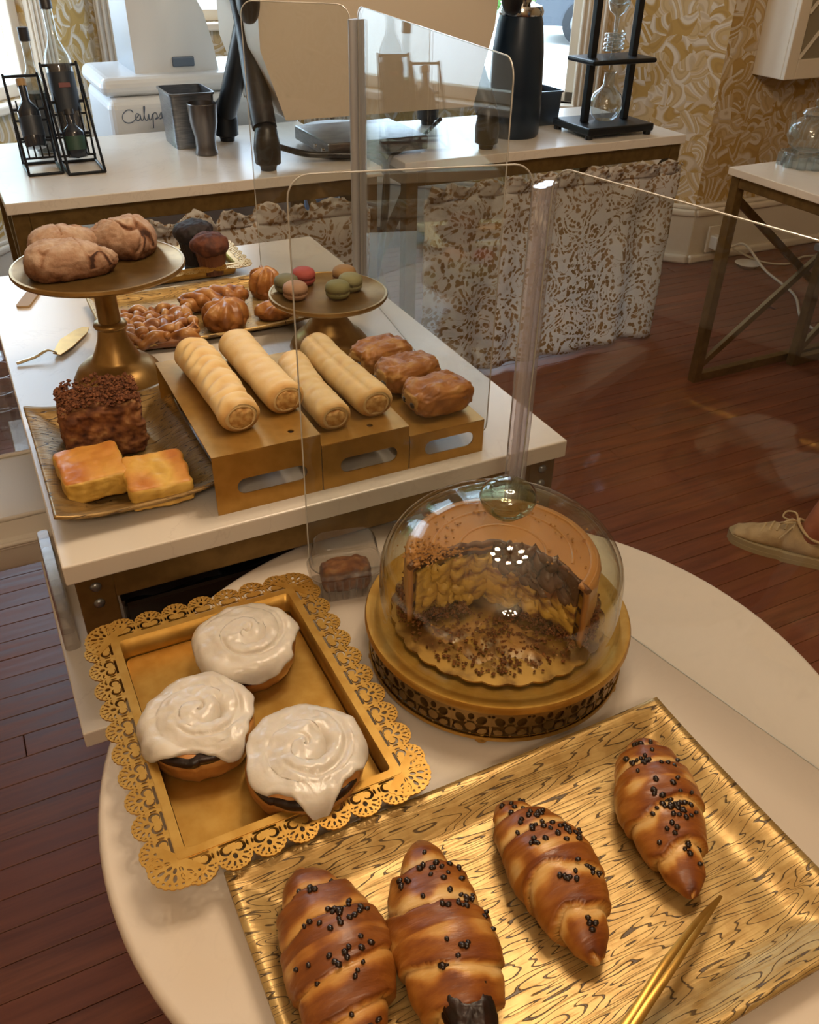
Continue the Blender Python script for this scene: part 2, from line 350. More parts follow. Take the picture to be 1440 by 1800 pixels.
SKIN = M('skin', '#A8674C', .5, 0, '#9A5A42', 20, sss=.1); SHOEU = M('cream_suede', '#B9A078', .85, 0, '#A58C66', 40, bump=.3, bs=300); SHOES = M('shoe_sole', '#A2926F', .7); LACE = M('shoe_lace', '#C4AC82', .8)
CORDM = M('white_cord', '#C9BCA6', .5); TAPE = M('pale_blue_paper', '#8FB2D6', .5)
BIN = M('black_film', '#0C0C0E', .18, spec=.7)
# ---------------------------------------------------------------- light: a chandelier over the tables and an added one behind the camera for fill
BULB = emit('warm_bulb', '#FFD9A8', 60)
def chandelier(loc, label, n, rad, power):
    t = thing('chandelier', label, 'chandelier', loc)
    tube('stem', [(0, 0, 0), (0, 0, 3.0-loc[2])], .012, GOLDFRAME, t); lathe('hub', [(0, -.05), (.03, -.04), (.05, 0), (.03, .05), (0, .06)], GOLDFRAME, t, seg=24)
    for i in range(n):
        a = 2*pi*i/n+.2; x, y = rad*cos(a), rad*sin(a)
        tube('arm', catmull([(0, 0, 0), (x*.5, y*.5, -.06), (x, y, .0), (x, y, .03)], 6), .006, GOLDFRAME, t, 6)
        lathe('bulb', [(0, .03), (.012, .035), (.018, .055), (.013, .075), (0, .085)], BULB, t, (x, y, 0), 12)
        ld = bpy.data.lights.new('bulb_light', 'POINT'); ld.energy = power/n; ld.color = (1, .80, .58); ld.shadow_soft_size = .03
        lo = bpy.data.objects.new('bulb_light', ld); COL.objects.link(lo); lo.location = (x, y, .12); lo.parent = t
    return t
chandelier((.74, .92, 2.05), 'gold chandelier of small warm bulbs above the display tables', 8, .20, 56)
chandelier((-.35, -1.3, 2.35), 'gold chandelier of small warm bulbs added behind the camera for fill light', 8, .22, 55)  # unseen fixture, added to light the faces turned to the camera
# ---------------------------------------------------------------- room shell
def st(o): o['kind'] = 'structure'; return o
HC = 3.0
fl = st(box2('floor', (-2.6, -3.2, -.12), (4.4, 4.4, -.012), M('subfloor', '#2E150B', .6), bev=0))
pm = {}
random.seed(3)
v0 = -.1; pw = .0585; cnt = 0
while v0 < 3.75:
    x = -1.35+random.uniform(-.6, 0); xmax = 3.85
    while x < xmax:
        l = random.choice((1.6, 1.9, 2.2, 2.6)); x1 = min(x+l, xmax+.1)
        key = round(x1-x, 1); l2 = x1-x
        if key not in pm: pm[key] = box_mesh('plank', (key-.0015, pw-.0012, .016), .001, 1); pm[key].materials.append(PLANK)
        ymid = v0+pw/2
        inside = not (ymid > 3.0 and (x1 < -.3 or x > 2.7))
        if inside:
            o = obj('plank', pm[key], None, fl, Vector(((x+x1)/2, ymid, -.008-random.uniform(0, .0006)))-fl.location)
            cnt += 1
        x = x1
    v0 += pw
bpl = box2('plank_field', (-2.6, -3.2, -.012), (4.4, -.1, -.0005), PLANK, fl, bev=0); bpl['kind'] = 'stuff'; bpl.location -= fl.location
bpl = box2('plank_field', (-2.6, -.1, -.012), (-1.96, 4.4, -.0005), PLANK, fl, bev=0); bpl['kind'] = 'stuff'; bpl.location -= fl.location
st(box2('ceiling', (-2.6, -3.2, HC), (4.4, 4.6, HC+.1), CEIL, bev=0))
PLAIN = M('warm_plaster', '#B59A70', .85)
st(box2('wall_right', (3.86, -3.2, 0), (3.98, 3.16, HC), WALL, bev=0))
st(box2('wall_left', (-2.1, -3.2, 0), (-1.98, 3.16, HC), WALL, bev=0))
st(box2('wall_rear', (-2.1, -3.2, 0), (3.98, -3.08, HC), PLAIN, bev=0))
st(box2('wall_back_right', (2.98, 3.04, 0), (3.98, 3.16, HC), WALL, bev=0))
st(box2('wall_back_left', (-2.1, 3.04, 0), (-.6, 3.16, HC), WALL, bev=0))
# bay walls, each with a window opening: local x along the wall, local -y towards the room
WN = [0]
def wall_piece(root, x0, x1, z0, z1): return box2('wall_panel', (x0, 0, z0), (x1, .12, z1), WALL, root, bev=0)
def flute(name, x0, x1, z0, z1, root):
    n = 5; w = (x1-x0); t = box2(name, (x0, -.022, z0), (x1, .0, z1), TRIM, root, bev=.003)
    for i in range(n):
        c = x0+w*(i+.5)/n; box2('flute', (c-w/n*.28, -.034, z0+.01), (c+w/n*.28, -.022, z1-.01), TRIM, root, bev=.005)
    return t
def bay(name, p0, p1, wx0, wx1, sill, head, nm):
    d = Vector((p1[0]-p0[0], p1[1]-p0[1])); ln = d.length; ang = math.atan2(d.y, d.x)
    r = bpy.data.objects.new(name, None); COL.objects.link(r); r.location = (p0[0], p0[1], 0); r.rotation_euler = (0, 0, ang); r['kind'] = 'structure'
    wall_piece(r, 0, wx0, 0, HC); wall_piece(r, wx1, ln, 0, HC); wall_piece(r, wx0, wx1, 0, sill); wall_piece(r, wx0, wx1, head, HC)
    w = bpy.data.objects.new(nm, None); COL.objects.link(w); w.location = r.location; w.rotation_euler = r.rotation_euler; w['kind'] = 'structure'
    flute('fluted_casing', wx0-.115, wx0+.0, .29, head+.12, w); flute('fluted_casing', wx1, wx1+.115, .29, head+.12, w)
    box2('head_casing', (wx0-.115, -.03, head), (wx1+.115, 0, head+.12), TRIM, w)
    box2('sill', (wx0-.02, -.06, sill-.03), (wx1+.02, .1, sill), TRIM, w, bev=.006)
    for a, b in ((wx0, wx0+.045), (wx1-.045, wx1)): box2('sash_stile', (a, .03, sill), (b, .08, head), TRIM, w, bev=.004)
    for z in (sill, head-.045, (sill+head)/2+.15): box2('sash_rail', (wx0, .03, z), (wx1, .08, z+.045), TRIM, w, bev=.004)
    ld = bpy.data.lights.new('window_portal', 'AREA'); ld.shape = 'RECTANGLE'; ld.size = wx1-wx0; ld.size_y = head-sill; ld.cycles.is_portal = True
    lo = bpy.data.objects.new('window_portal', ld); COL.objects.link(lo); lo.parent = w; lo.location = ((wx0+wx1)/2, .13, (sill+head)/2); lo.rotation_euler = (-pi/2, 0, 0)
    box2('pane', (wx0+.04, .054, sill+.04), (wx1-.04, .058, head-.04), PANE, w, bev=0)
    return ang
def baseboard(name, p0, p1, ext0=0, ext1=0):
    d = Vector((p1[0]-p0[0], p1[1]-p0[1])); ln = d.length; ang = math.atan2(d.y, d.x)
    r = bpy.data.objects.new(name, None); COL.objects.link(r); r.location = (p0[0], p0[1], 0); r.rotation_euler = (0, 0, ang); r['kind'] = 'structure'
    a, b = -ext0, ln+ext1
    box2('board', (a, -.025, 0), (b, 0, .22), TRIM, r, bev=.003); box2('cap_moulding', (a, -.04, .215), (b, 0, .245), TRIM, r, bev=.010, seg=3)
    box2('top_bead', (a, -.03, .245), (b, 0, .262), TRIM, r, bev=.006, seg=3); box2('shoe_moulding', (a, -.045, 0), (b, -.02, .04), TRIM, r, bev=.012, seg=3)
bay('wall_bay_left', (-.6, 3.04), (.66, 4.3), .34, 1.38, .72, 2.5, 'window_1')
bay('wall_bay_back', (.66, 4.3), (1.72, 4.3), .13, .93, .92, 2.5, 'window_2')
bay('wall_bay_right', (1.72, 4.3), (2.98, 3.04), .14, 1.17, .64, 2.5, 'window_3')
baseboard('baseboard_bay_left', (-.6, 3.04), (.66, 4.3)); baseboard('baseboard_bay_back', (.66, 4.3), (1.72, 4.3)); baseboard('baseboard_bay_right', (1.72, 4.3), (2.98, 3.04), 0, .01)
baseboard('baseboard_back_right', (2.98, 3.04), (3.86, 3.04), .01); baseboard('baseboard_right', (3.86, 3.04), (3.86, -3.0)); baseboard('baseboard_back_left', (-1.98, 3.04), (-.6, 3.04)); baseboard('baseboard_left', (-1.98, -3.0), (-1.98, 3.04))
# ---------------------------------------------------------------- outdoors
st(box2('ground_outside', (-30, 4.45, -.6), (40, 60, -.5), M('bright_concrete', '#D8D4CC', .8), bev=0))
def leafy(name, label, loc, r, h, n, seed, trunk=True):
    random.seed(seed); t = thing(name, label, 'tree', loc); v = []; f = []
    for i in range(n):
        while True:
            p = Vector((random.uniform(-1, 1), random.uniform(-1, 1), random.uniform(-1, 1)))
            if .45 < p.length < 1: break
        p = Vector((p.x*r, p.y*r, h+p.z*r*.8)); a = Vector((random.gauss(0, 1), random.gauss(0, 1), random.gauss(0, 1))).normalized(); b = a.orthogonal().normalized(); s = r*random.uniform(.06, .11)
        k = len(v); v += [p-a*s, p+b*s*.5, p+a*s, p-b*s*.5]; f.append((k, k+1, k+2, k+3))
    o = mk('crown', v, f, M('leaf_green_'+str(seed), '#5E8A3E', .6, 0, '#7FA850', 3), t, smooth=False); o['kind'] = 'stuff'
    if trunk: tube('trunk', [(0, 0, 0), (.05, 0, h*.5), (0, .05, h)], lambda q: r*.09*(1-.4*q), M('bark_brown_'+str(seed), '#5A4632', .9), t, 8)
leafy('street_tree', 'green street tree seen through the left bay window', (-2.2, 9.5, -.5), 1.9, 2.8, 1500, 1)
leafy('street_tree', 'green street tree beyond the middle bay window', (1.6, 13, -.5), 2.0, 3.0, 1200, 2)
leafy('roadside_bush', 'green bush outside the right bay window', (12.2, 18.5, -.5), 2.2, 1.6, 1500, 4, False)
def car(loc, rz):
    t = thing('parked_car', 'grey parked car with a dark wheel outside the right window', 'car', loc, rz); P = M('car_paint', '#3E4650', .25, .3, coat=.6)
    prof = [(-2.1, .28), (2.1, .28), (2.15, .6), (2.05, .85), (1.2, .95), (.6, 1.42), (-.9, 1.45), (-1.6, .98), (-2.1, .9), (-2.15, .55)]
    me = flat_mesh('body', [prof], 1.7); o = obj('body', me, P, t, (0, .85, 0), (pi/2, 0, 0))
    for x in (-1.35, 1.35):
        for y in (-.8, .8):
            w = lathe('wheel', [(0, -.1), (.24, -.1), (.33, -.08), (.33, .08), (.24, .1), (0, .1)], BLACKP, t, (x, y, .33), 28, rot=(pi/2, 0, 0)); lathe('rim', [(0, -.105), (.2, -.103), (.2, .103), (0, .105)], STEEL, w, seg=20)
    box('tail_light', (-2.12, -.6, .75), (.08, .3, .14), M('red_lens', '#B01818', .2), t); box('tail_light', (-2.12, .6, .75), (.08, .3, .14), M('red_lens', '#B01818', .2), t)
    box('side_window', (-.1, -.853, 1.17), (1.5, .01, .3), BLACKP, t)
car((11.4, 13.2, -.5), radians(-37))
# ---------------------------------------------------------------- back counters
def counter(label, u0, u1, v0_, v1, z, brace):
    t = thing('back_counter', label, 'counter', (u0, v0_, 0)); w = u1-u0; d = v1-v0_
    box2('countertop', (0, 0, z-.028), (w, d, z), MARBLE, t, bev=.002)
    for x in (.03, w-.03):
        for y in (.03, d-.03): box('leg', (x, y, (z-.028)/2), (.04, .04, z-.028), GOLDFRAME, t, .002)
    box2('apron', (.05, .012, z-.075), (w-.05, .045, z-.028), GOLDFRAME, t); box2('apron', (.05, d-.045, z-.075), (w-.05, d-.012, z-.028), GOLDFRAME, t)
    for x in (.03, w-.03):
        box2('end_rail', (x-.015, .05, z-.075), (x+.015, d-.05, z-.028), GOLDFRAME, t); box2('floor_rail', (x-.015, .05, 0), (x+.015, d-.05, .035), GOLDFRAME, t)
        bar('brace', (x, .05, .06), (x, d-.05, z-.1), .02, .03, GOLDFRAME, t); bar('brace', (x, .05, z-.1), (x, d-.05, .06), .02, .03, GOLDFRAME, t)
    return t
counter('marble back counter on the left carrying the espresso machine and bottle racks', .09, 1.115, 2.405, 3.10, .73, True)
counter('marble back counter on the right carrying the black airpot and drip tower', 1.195, 2.265, 2.415, 2.97, .73, True)
def skirt(label, u0, u1, v, ztop, zbot, seed):
    t = thing('counter_skirt', label, 'curtain', (u0, v, 0)); w = u1-u0; n = int(w*150); m = 26; V = []; F = []
    for j in range(m+1):
        q = j/m; z = ztop-(ztop-zbot)*q
        for i in range(n+1):
            x = w*i/n; amp = .004+.010*q
            y = amp*(sin(x*38+3.2*nz(x, 0, seed, 3.))+.5*sin(x*21+seed))+.012*nz(x, q, seed, 5.)
            V.append((x+.004*nz(x, q, 3., 9.), y-.016, z+(.006*sin(x*17) if j == m else 0)))
    for j in range(m):
        for i in range(n): a = j*(n+1)+i; F.append((a, a+1, a+n+2, a+n+1))
    o = mk('gathered_cloth', V, F, FLORAL, t); md = o.modifiers.new('thickness', 'SOLIDIFY'); md.thickness = .0012
    V = []; F = []; m = 7; n = int(w*260)
    for j in range(m+1):
        q = j/m
        for i in range(n+1):
            x = w*i/n; fl = 1-q; a = .004+.022*fl
            y = -.02-a*(.6+.6*sin(x*62+5*nz(x, 1., seed, 6.)))-.02*nz(x, q*.3, seed, 45.)*fl-.010*nz(x, q, seed, 90.)*fl
            V.append((x+.012*fl*sin(x*62*.5+1.), y, ztop-.01+.046*fl*(1+.55*nz(x, 2., seed, 14.))+.010*fl*sin(x*62+1.2+5*nz(x, 1., seed, 6.))+.012*fl*nz(x, 5., seed, 60.)))
    for j in range(m):
        for i in range(n): a = j*(n+1)+i; F.append((a, a+1, a+n+2, a+n+1))
    o = mk('ruffle', V, F, FLORAL, t); md = o.modifiers.new('thickness', 'SOLIDIFY'); md.thickness = .0012
skirt('white cotton skirt with tan sprigs and ruffled top hanging below the left counter', .13, 1.06, 2.392, .625, .03, 3.)
skirt('white cotton skirt with tan sprigs and ruffled top hanging below the right counter', 1.25, 2.235, 2.402, .625, .02, 8.)
# bottle racks
def rack(label, loc, w, d, h, bottles):
    t = thing('bottle_rack', label, 'rack', loc); r = .004
    for x in (0, w):
        tube('side_frame', [(x, 0, .004), (x, d*.75, .004), (x, d, h), (x, 0, .004)][:3]+[(x, 0, .004)], r, BLACKM, t, 6)
    for (y, z) in ((0, .004), (d*.75, .004), (d, h*.98), (d*.9, h*.62), (d*.8, h*.3)): tube('cross_bar', [(0, y, z), (w, y, z)], r, BLACKM, t, 6)
    for k in range(1, 5): tube('cradle_wire', [(w*k/5, d*.55, h*.10), (w*k/5, d*.8, h*.5), (w*k/5, d*.92, h*.72)], .0025, BLACKM, t, 6)
    for z in (.10, .28, .5): tube('cradle_bar', [(0, d*(.55+z*.6), h*z), (w, d*(.55+z*.6), h*z)], .003, BLACKM, t, 6)
rack('small black wire bottle rack at the left end of the counter', (.178, 2.655, .73), .088, .18, .225, 0)
rack('tall black wire bottle rack beside the small one', (.278, 2.625, .73), .095, .2, .25, 0)
def bottle(label, loc, rot, r, h, neck, glass, liquid, lab, cap):
    t = tag(obj('syrup_bottle', None, None, None, loc, rot), label, 'bottle', None); t.empty_display_size = .02
    lathe('glass', [(0, 0), (r*.9, .003), (r, .012), (r, h*.55), (r*.95, h*.6), (neck*1.2, h*.72), (neck, h*.76), (neck, h*.95), (neck*1.15, h*.955), (neck*1.15, h)], glass, t, seg=28)
    lathe('syrup', [(0, .004), (r*.93, .006), (r*.93, h*.53), (0, h*.53)], liquid, t, seg=24)
    o = lathe('paper_label', [(r*1.01, h*.18), (r*1.01, h*.48)], lab, t, seg=28); lathe('cap', [(0, h*1.06), (neck*1.2, h*1.06), (neck*1.25, h*.98), (neck*1.25, h*.95)], cap, t, seg=20)
    return t
DG = M('dark_glass', '#232A36', .1, 0, coat=.5); AMB = M('amber_syrup', '#3A3030', .2); LABD = M('dark_label', '#27303C', .5); LABR = M('label_red_print', '#6E3A3C', .5); CAPB = M('cap_dark', '#2C2C30', .4)
b1 = bottle('tall dark bottle with red printed label standing out of the tall rack', (.328, 2.80, .80), (radians(-12), 0, 0), .036, .33, .013, TEAGL, M('cola_syrup', '#1E2430', .2), LABD, CAPB)
box('label_print', (0, -.0368, .125), (.03, .0012, .012), LABR, b1, .0005)
bottle('dark bottle with wooden stopper lying in the small rack', (.222, 2.775, .775), (radians(-22), 0, 0), .03, .17, .011, DG, AMB, LABD, WOODS)
bottle('clear bottle with pourer standing behind the racks', (.262, 2.93, .73), (0, 0, 0), .033, .31, .012, TEAGL, M('green_syrup', '#2E3E38', .2), M('grey_label', '#5A5E60', .6), CAPB)
bottle('short green bottle low in the tall rack', (.325, 2.755, .745), (radians(-14), 0, 0), .03, .12, .012, DG, AMB, M('green_label', '#2C4A40', .5), CAPB)
# white machine with script lettering behind the left counter
t = thing('white_vintage_machine', 'white rounded machine with grey script lettering behind the left counter', 'machine', (.52, 3.2, 0))
box2('plinth', (0, .02, 0), (.62, .40, .62), WHITEP, t, .02, 3); box2('front_body', (-.02, 0, .6), (.64, .42, .815), WHITEP, t, .03, 4); box2('top_cover', (-.03, .03, .815), (.64, .43, .875), WHITEP, t, .03, 4)
prof = [(.10, 0), (.385, 0), (.375, .08), (.35, .18), (.30, .28), (.24, .36), (.18, .42), (.10, .44)]
o = obj('curved_hood', flat_mesh('curved_hood', [prof], .3), WHITEP, t, (.0, .40, .873), (pi/2, 0, 0))
box('handle_slot', (.265, .098, .905), (.075, .012, .03), INK, t, .004)
script = [(0, .030), (-.006, .036), (-.02, .036), (-.034, .026), (-.036, .014), (-.026, .006), (-.008, .006), (.006, .014), (.018, .024), (.010, .026), (.006, .016), (.012, .009), (.02, .014), (.022, .024), (.024, .010), (.032, .014), (.040, .040), (.036, .040), (.036, .012), (.044, .010), (.050, .024), (.050, .012), (.056, .010), (.064, .024), (.060, -.012), (.064, .020), (.074, .026), (.078, .016), (.070, .010), (.082, .014), (.092, .026), (.092, .012), (.084, .010), (.100, .014), (.110, .026), (.104, .020), (.106, .010), (.116, .012), (.120, .022), (.114, .024), (.128, .022), (.142, .026)]
tube('script_lettering', catmull([(x*1.0+.055, -.003, z*1.25+.738) for x, z in script], 4), .0015, INK, t, 6)
# steel bin, cup
def pan(name, label, loc, w, d, h, mat, rz=0):
    t = thing(name, label, 'container', loc, rz); k = .93; V = []; F = []; n = 0
    def ring(hx, hy, z, r): return [(x, y, z) for x, y in rrect(-hx, -hy, hx, hy, r, 4)]
    R = [ring(w/2*1.08, d/2*1.08, h, .016), ring(w/2, d/2, h, .014), ring(w/2*k, d/2*k, .006, .012), ring(.01, .01, .004, .004)]
    out = [ring(w/2*1.08, d/2*1.08, h, .016), ring(w/2*1.08, d/2*1.08, h-.006, .016), ring(w/2*1.02, d/2*1.02, h-.007, .014), ring(w/2*k*1.02, d/2*k*1.02, 0, .012), ring(.01, .01, 0, .004)]
    for rs, inv in ((R, False), (out, True)):
        b = len(V); m = len(rs[0])
        for r_ in rs: V += r_
        for j in range(len(rs)-1):
            for i in range(m):
                q = (b+j*m+i, b+j*m+(i+1) % m, b+(j+1)*m+(i+1) % m, b+(j+1)*m+i); F.append(q if not inv else q[::-1])
    sharp(mk('shell', V, F, mat, t), 40); return t
pan('steel_bin', 'deep stainless steel bin beside the espresso machine', (.685, 2.90, .73), .13, .16, .155, STEEL)
t = tag(lathe('steel_cup', [(0, .001), (.032, .001), (.034, .006), (.030, .02), (.031, .05), (.040, .09), (.043, .14), (.0415, .142), (.038, .09), (.029, .05), (.028, .01), (0, .008)], M('dark_steel', '#6E6A68', .28, .9), None, (.69, 2.735, .73), 40), 'tulip shaped steel tumbler in front of the steel bin', 'cup')
# espresso machine
t = thing('espresso_machine', 'large cream espresso machine on splayed black legs seen from behind', 'espresso machine', (.80, 2.45, .73))
prof = [(.06, .125), (.66, .125), (.72, .34), (.74, .62), (-.0, .62), (.0, .30)]
o = obj('body', flat_mesh('body', [prof], .38), CREAMP, t, (0, .42, 0), (pi/2, 0, 0)); bv = o.modifiers.new('bevel', 'BEVEL'); bv.width = .012; bv.segments = 3; bv.limit_method = 'ANGLE'
box2('panel_seam', (.01, .036, .505), (.73, .0405, .512), M('seam_taupe', '#8A8072', .6), t, .001);  # panel joint as a darker line
for sx in (-1, 1):
    X = .0 if sx < 0 else .715
    tube('leg_frame', catmull([(X, .05, .11), (X-.01*sx, .13, .22), (X-.02*sx, .2, .34), (X, .2, .5), (X, .15, .6)], 6), .035, BLACKP, t, 12)
    tube('leg_frame', catmull([(X, .42, .09), (X-.01*sx, .31, .22), (X-.02*sx, .22, .34)], 6), .032, BLACKP, t, 12)
    for y in (.04, .44): lathe('foot', [(0, 0), (.022, 0), (.024, .012), (.036, .018), (.038, .06), (.030, .11), (.016, .125), (0, .128)], BLACKP, t, (X, y, 0), 24)
    for y, z in ((.02, .44), (.33, .47)): supell('side_knob', (.03, .04, .075), .8, .9, None, BLACKP, t, (X-.045*(-sx) if sx > 0 else X-.03, y, z), nu=28, nv=18)
tube('steam_pipe', catmull([(-.02, .3, .52), (-.05, .3, .60), (-.06, .3, .72)], 6), .012, BLACKP, t, 8)
box2('drip_grid', (.19, .06, .01), (.52, .34, .05), STEEL, t, .004)
for y in (.08, .14): lathe('screw', [(0, 0), (.006, 0), (.006, .008), (0, .008)], CHROME, t, (.186, y, .03), 12, rot=(0, -pi/2, 0))
tag(tube('water_hose', catmull([(.86, 2.58, .77), (.93, 2.52, .755), (1.02, 2.50, .75), (1.10, 2.47, .748), (1.15, 2.455, .72), (1.16, 2.48, .55), (1.15, 2.55, .3), (1.14, 2.7, .05)], 8), .009, BLACKP, None, 8), 'black hose running over the left counter into the gap between the counters', 'hose')
tag(tube('power_cable', catmull([(1.42, 2.62, .80), (1.32, 2.56, .765), (1.22, 2.50, .745), (1.165, 2.48, .70), (1.155, 2.52, .4), (1.16, 2.7, .04)], 8), .006, BLACKP, None, 8), 'black cable dropping off the right counter beside the espresso machine', 'cable')
# things in the gap and behind
t = thing('white_stool', 'white seat on a chrome post standing behind the gap between the counters', 'stool', (1.36, 3.30, 0))
lathe('seat', [(0, .60), (.15, .60), (.17, .615), (.172, .64), (.155, .655), (0, .66)], WHITEP, t, seg=40); lathe('post', [(.022, .02), (.022, .60)], CHROME, t, seg=20); lathe('base', [(0, 0), (.17, 0), (.17, .012), (.04, .03), (.02, .05), (0, .05)], CHROME, t, seg=40)
t = thing('storage_box', 'pale blue box on the floor behind the counters', 'box', (1.42, 3.62, 0)); box2('body', (-.15, -.12, 0), (.15, .12, .36), TAPE, t, .004); box2('lid', (-.155, -.125, .36), (.155, .125, .40), TAPE, t, .004)
# right counter things
t = thing('black_airpot', 'tall black thermal coffee dispenser with chrome lid on the right counter', 'coffee dispenser', (1.70, 2.635, .73))
lathe('body', [(0, 0), (.082, 0), (.088, .01), (.089, .10), (.086, .12), (.088, .13), (.082, .25), (.072, .33), (.066, .35), (0, .352)], M('airpot_black', '#1B2A3A', .35, .2), t, seg=56)
lathe('chrome_collar', [(.05, .35), (.069, .351), (.071, .362), (.064, .376), (.03, .386), (.03, .40), (.034, .41), (.03, .43), (.0, .432)], CHROME, t, seg=48); tube('vent_pin', [(-.05, -.02, .37), (-.05, -.02, .40)], .005, BLACKP, t, 8)
pan('steel_pan', 'steel container between the airpot and the drip tower', (1.885, 2.78, .73), .13, .13, .11, M('blue_steel', '#6A7480', .3, .9))
t = thing('cold_drip_tower', 'black cold drip coffee tower with round glass flask and glass coil', 'coffee maker', (2.03, 2.565, .73))
box2('base', (-.145, -.105, .012), (.125, .105, .036), BLACKM, t, .005)
for x in (-.13, .11):
    for y in (-.09, .09): lathe('foot', [(0, 0), (.012, 0), (.014, .012), (0, .013)], BLACKM, t, (x, y, 0), 16)
for x in (-.09, .075): box2('upright', (x-.011, -.011, .036), (x+.011, .011, .62), BLACKM, t, .002)
box2('shelf', (-.135, -.075, .215), (.12, .075, .230), BLACKM, t, .006); box2('shelf', (-.135, -.075, .48), (.12, .075, .495), BLACKM, t, .006)
lathe('flask', [(0, .038), (.030, .038), (.044, .05), (.055, .075), (.055, .09), (.046, .118), (.026, .135), (.018, .145), (.017, .18), (.021, .184)], TEAGL, t, (-.008, 0, 0), 40)
lathe('drip_tip', [(.005, .19), (.006, .232), (.006, .30), (.004, .31)], TEAGL, t, (-.008, 0, 0), 16)
tube('glass_coil', [(-.008+.028*cos(a), .028*sin(a), .245+.055*a/(2*pi*4)) for a in [2*pi*4*k/96 for k in range(97)]], .006, TEAGL, t, 8)
lathe('upper_vessel', [(.006, .30), (.008, .345), (.026, .36), (.034, .38), (.036, .47), (.033, .47), (.03, .385), (.0, .365)], TEAGL, t, (-.008, 0, 0), 36)
# ---------------------------------------------------------------- gold side table by the right wall, with a nested one
def frame_table(name, label, u0, u1, v0_, v1, z, top, X=True):
    t = thing(name, label, 'table', (u0, v0_, 0)); w = u1-u0; d = v1-v0_; s = .032
    box2('tabletop', (-.01, -.01, z-.022), (w+.01, d+.01, z), top, t, .002)
    for x in (s/2, w-s/2):
        for y in (s/2, d-s/2): box('leg', (x, y, (z-.022)/2), (s, s, z-.022), GOLDFRAME, t, .002)
    for y in (s/2, d-s/2):
        box2('apron', (s, y-.014, z-.055), (w-s, y+.014, z-.022), GOLDFRAME, t); box2('floor_rail', (s, y-.014, .0), (w-s, y+.014, .03), GOLDFRAME, t)
    for x in (s/2, w-s/2): box2('end_apron', (x-.014, s, z-.055), (x+.014, d-s, z-.022), GOLDFRAME, t)
    y = d-s/2
    bar('cross_brace', (s, y, .06), (w-s, y, z-.09), .016, .024, GOLDFRAME, t); bar('cross_brace', (s, y+.017, z-.09), (w-s, y+.017, .06), .016, .024, GOLDFRAME, t)
    return t
frame_table('side_table', 'gold framed side table with marble top holding the glass teapot', 2.135, 2.98, 1.2, 2.05, .715, MARBLE)
frame_table('nested_table', 'lower gold framed table nested under the teapot table', 2.56, 2.93, 1.3, 2.005, .44, M('grey_top', '#8E9094', .4))
t = thing('glass_teapot', 'clear glass teapot with lid on the side table', 'teapot', (2.36, 1.985, .755)); random.seed(5)
lathe('pot', [(0, .004), (.04, .004), (.062, .02), (.072, .045), (.066, .075), (.045, .092), (.036, .096), (.036, .108)], TEAGL, t, seg=44); lathe('lid', [(.040, .104), (.043, .108), (.036, .118), (.012, .124), (.006, .128), (.011, .136), (.012, .145), (.006, .152), (0, .154)], TEAGL, t, seg=36)
tube('spout', catmull([(-.062, 0, .05), (-.085, 0, .07), (-.092, 0, .10), (-.10, 0, .118)], 6), lambda q: .011-.005*q, TEAGL, t, 10); tube('handle', catmull([(.06, 0, .085), (.10, 0, .095), (.112, 0, .06), (.065, 0, .03)], 6), .006, TEAGL, t, 10)
t = thing('teapot_warmer', 'faceted clear glass warmer under the teapot', 'warmer', (2.36, 1.985, .715)); lathe('ring', [(.06, 0), (.075, .0), (.068, .04), (.05, .04), (.05, .036), (.058, .034), (.06, 0)], TEAGL, t, seg=12)
for k in range(10): a = 2*pi*k/10; lathe('facet_foot', [(0, 0), (.014, 0), (.012, .02), (.014, .036), (0, .037)], TEAGL, t, (.07*cos(a), .07*sin(a), 0), 8)
# wall cabinet with lattice doors
t = thing('wall_cabinet', 'white wall cabinet with diamond lattice door at the upper right', 'cabinet', (3.15, 2.86, .79))
box2('carcass', (0, .02, 0), (.68, .18, .8), TRIM, t, .004)
for a, b in (((0, 0, 0), (.06, .02, .8)), ((.62, 0, 0), (.68, .02, .8)), ((.06, 0, 0), (.62, .02, .075)), ((.06, 0, .73), (.62, .02, .8))): box2('door_frame', a, b, TRIM, t, .004)
box2('door_pane', (.06, .012, .075), (.62, .016, .73), M('cabinet_glass', '#8A7E66', .2), t, 0)
for k in range(5):
    x0 = .06+.56*k/4
    for sg in (1, -1):
        xa, xb = x0-.28*sg, x0+.28*sg; za, zb = .075, .73
        def clip(xa, za, xb, zb):
            pts = []
            for q in [i/80 for i in range(81)]:
                x = xa+(xb-xa)*q; z = za+(zb-za)*q
                if .06 <= x <= .62: pts.append((x, z))
            return (pts[0], pts[-1]) if len(pts) > 4 else None
        c = clip(xa, za, xb, zb)
        if c: bar('lattice_bar', (c[0][0], .008-.004*sg, c[0][1]), (c[1][0], .008-.004*sg, c[1][1]), .006, .016, TRIM, t, (0, 1, 0))
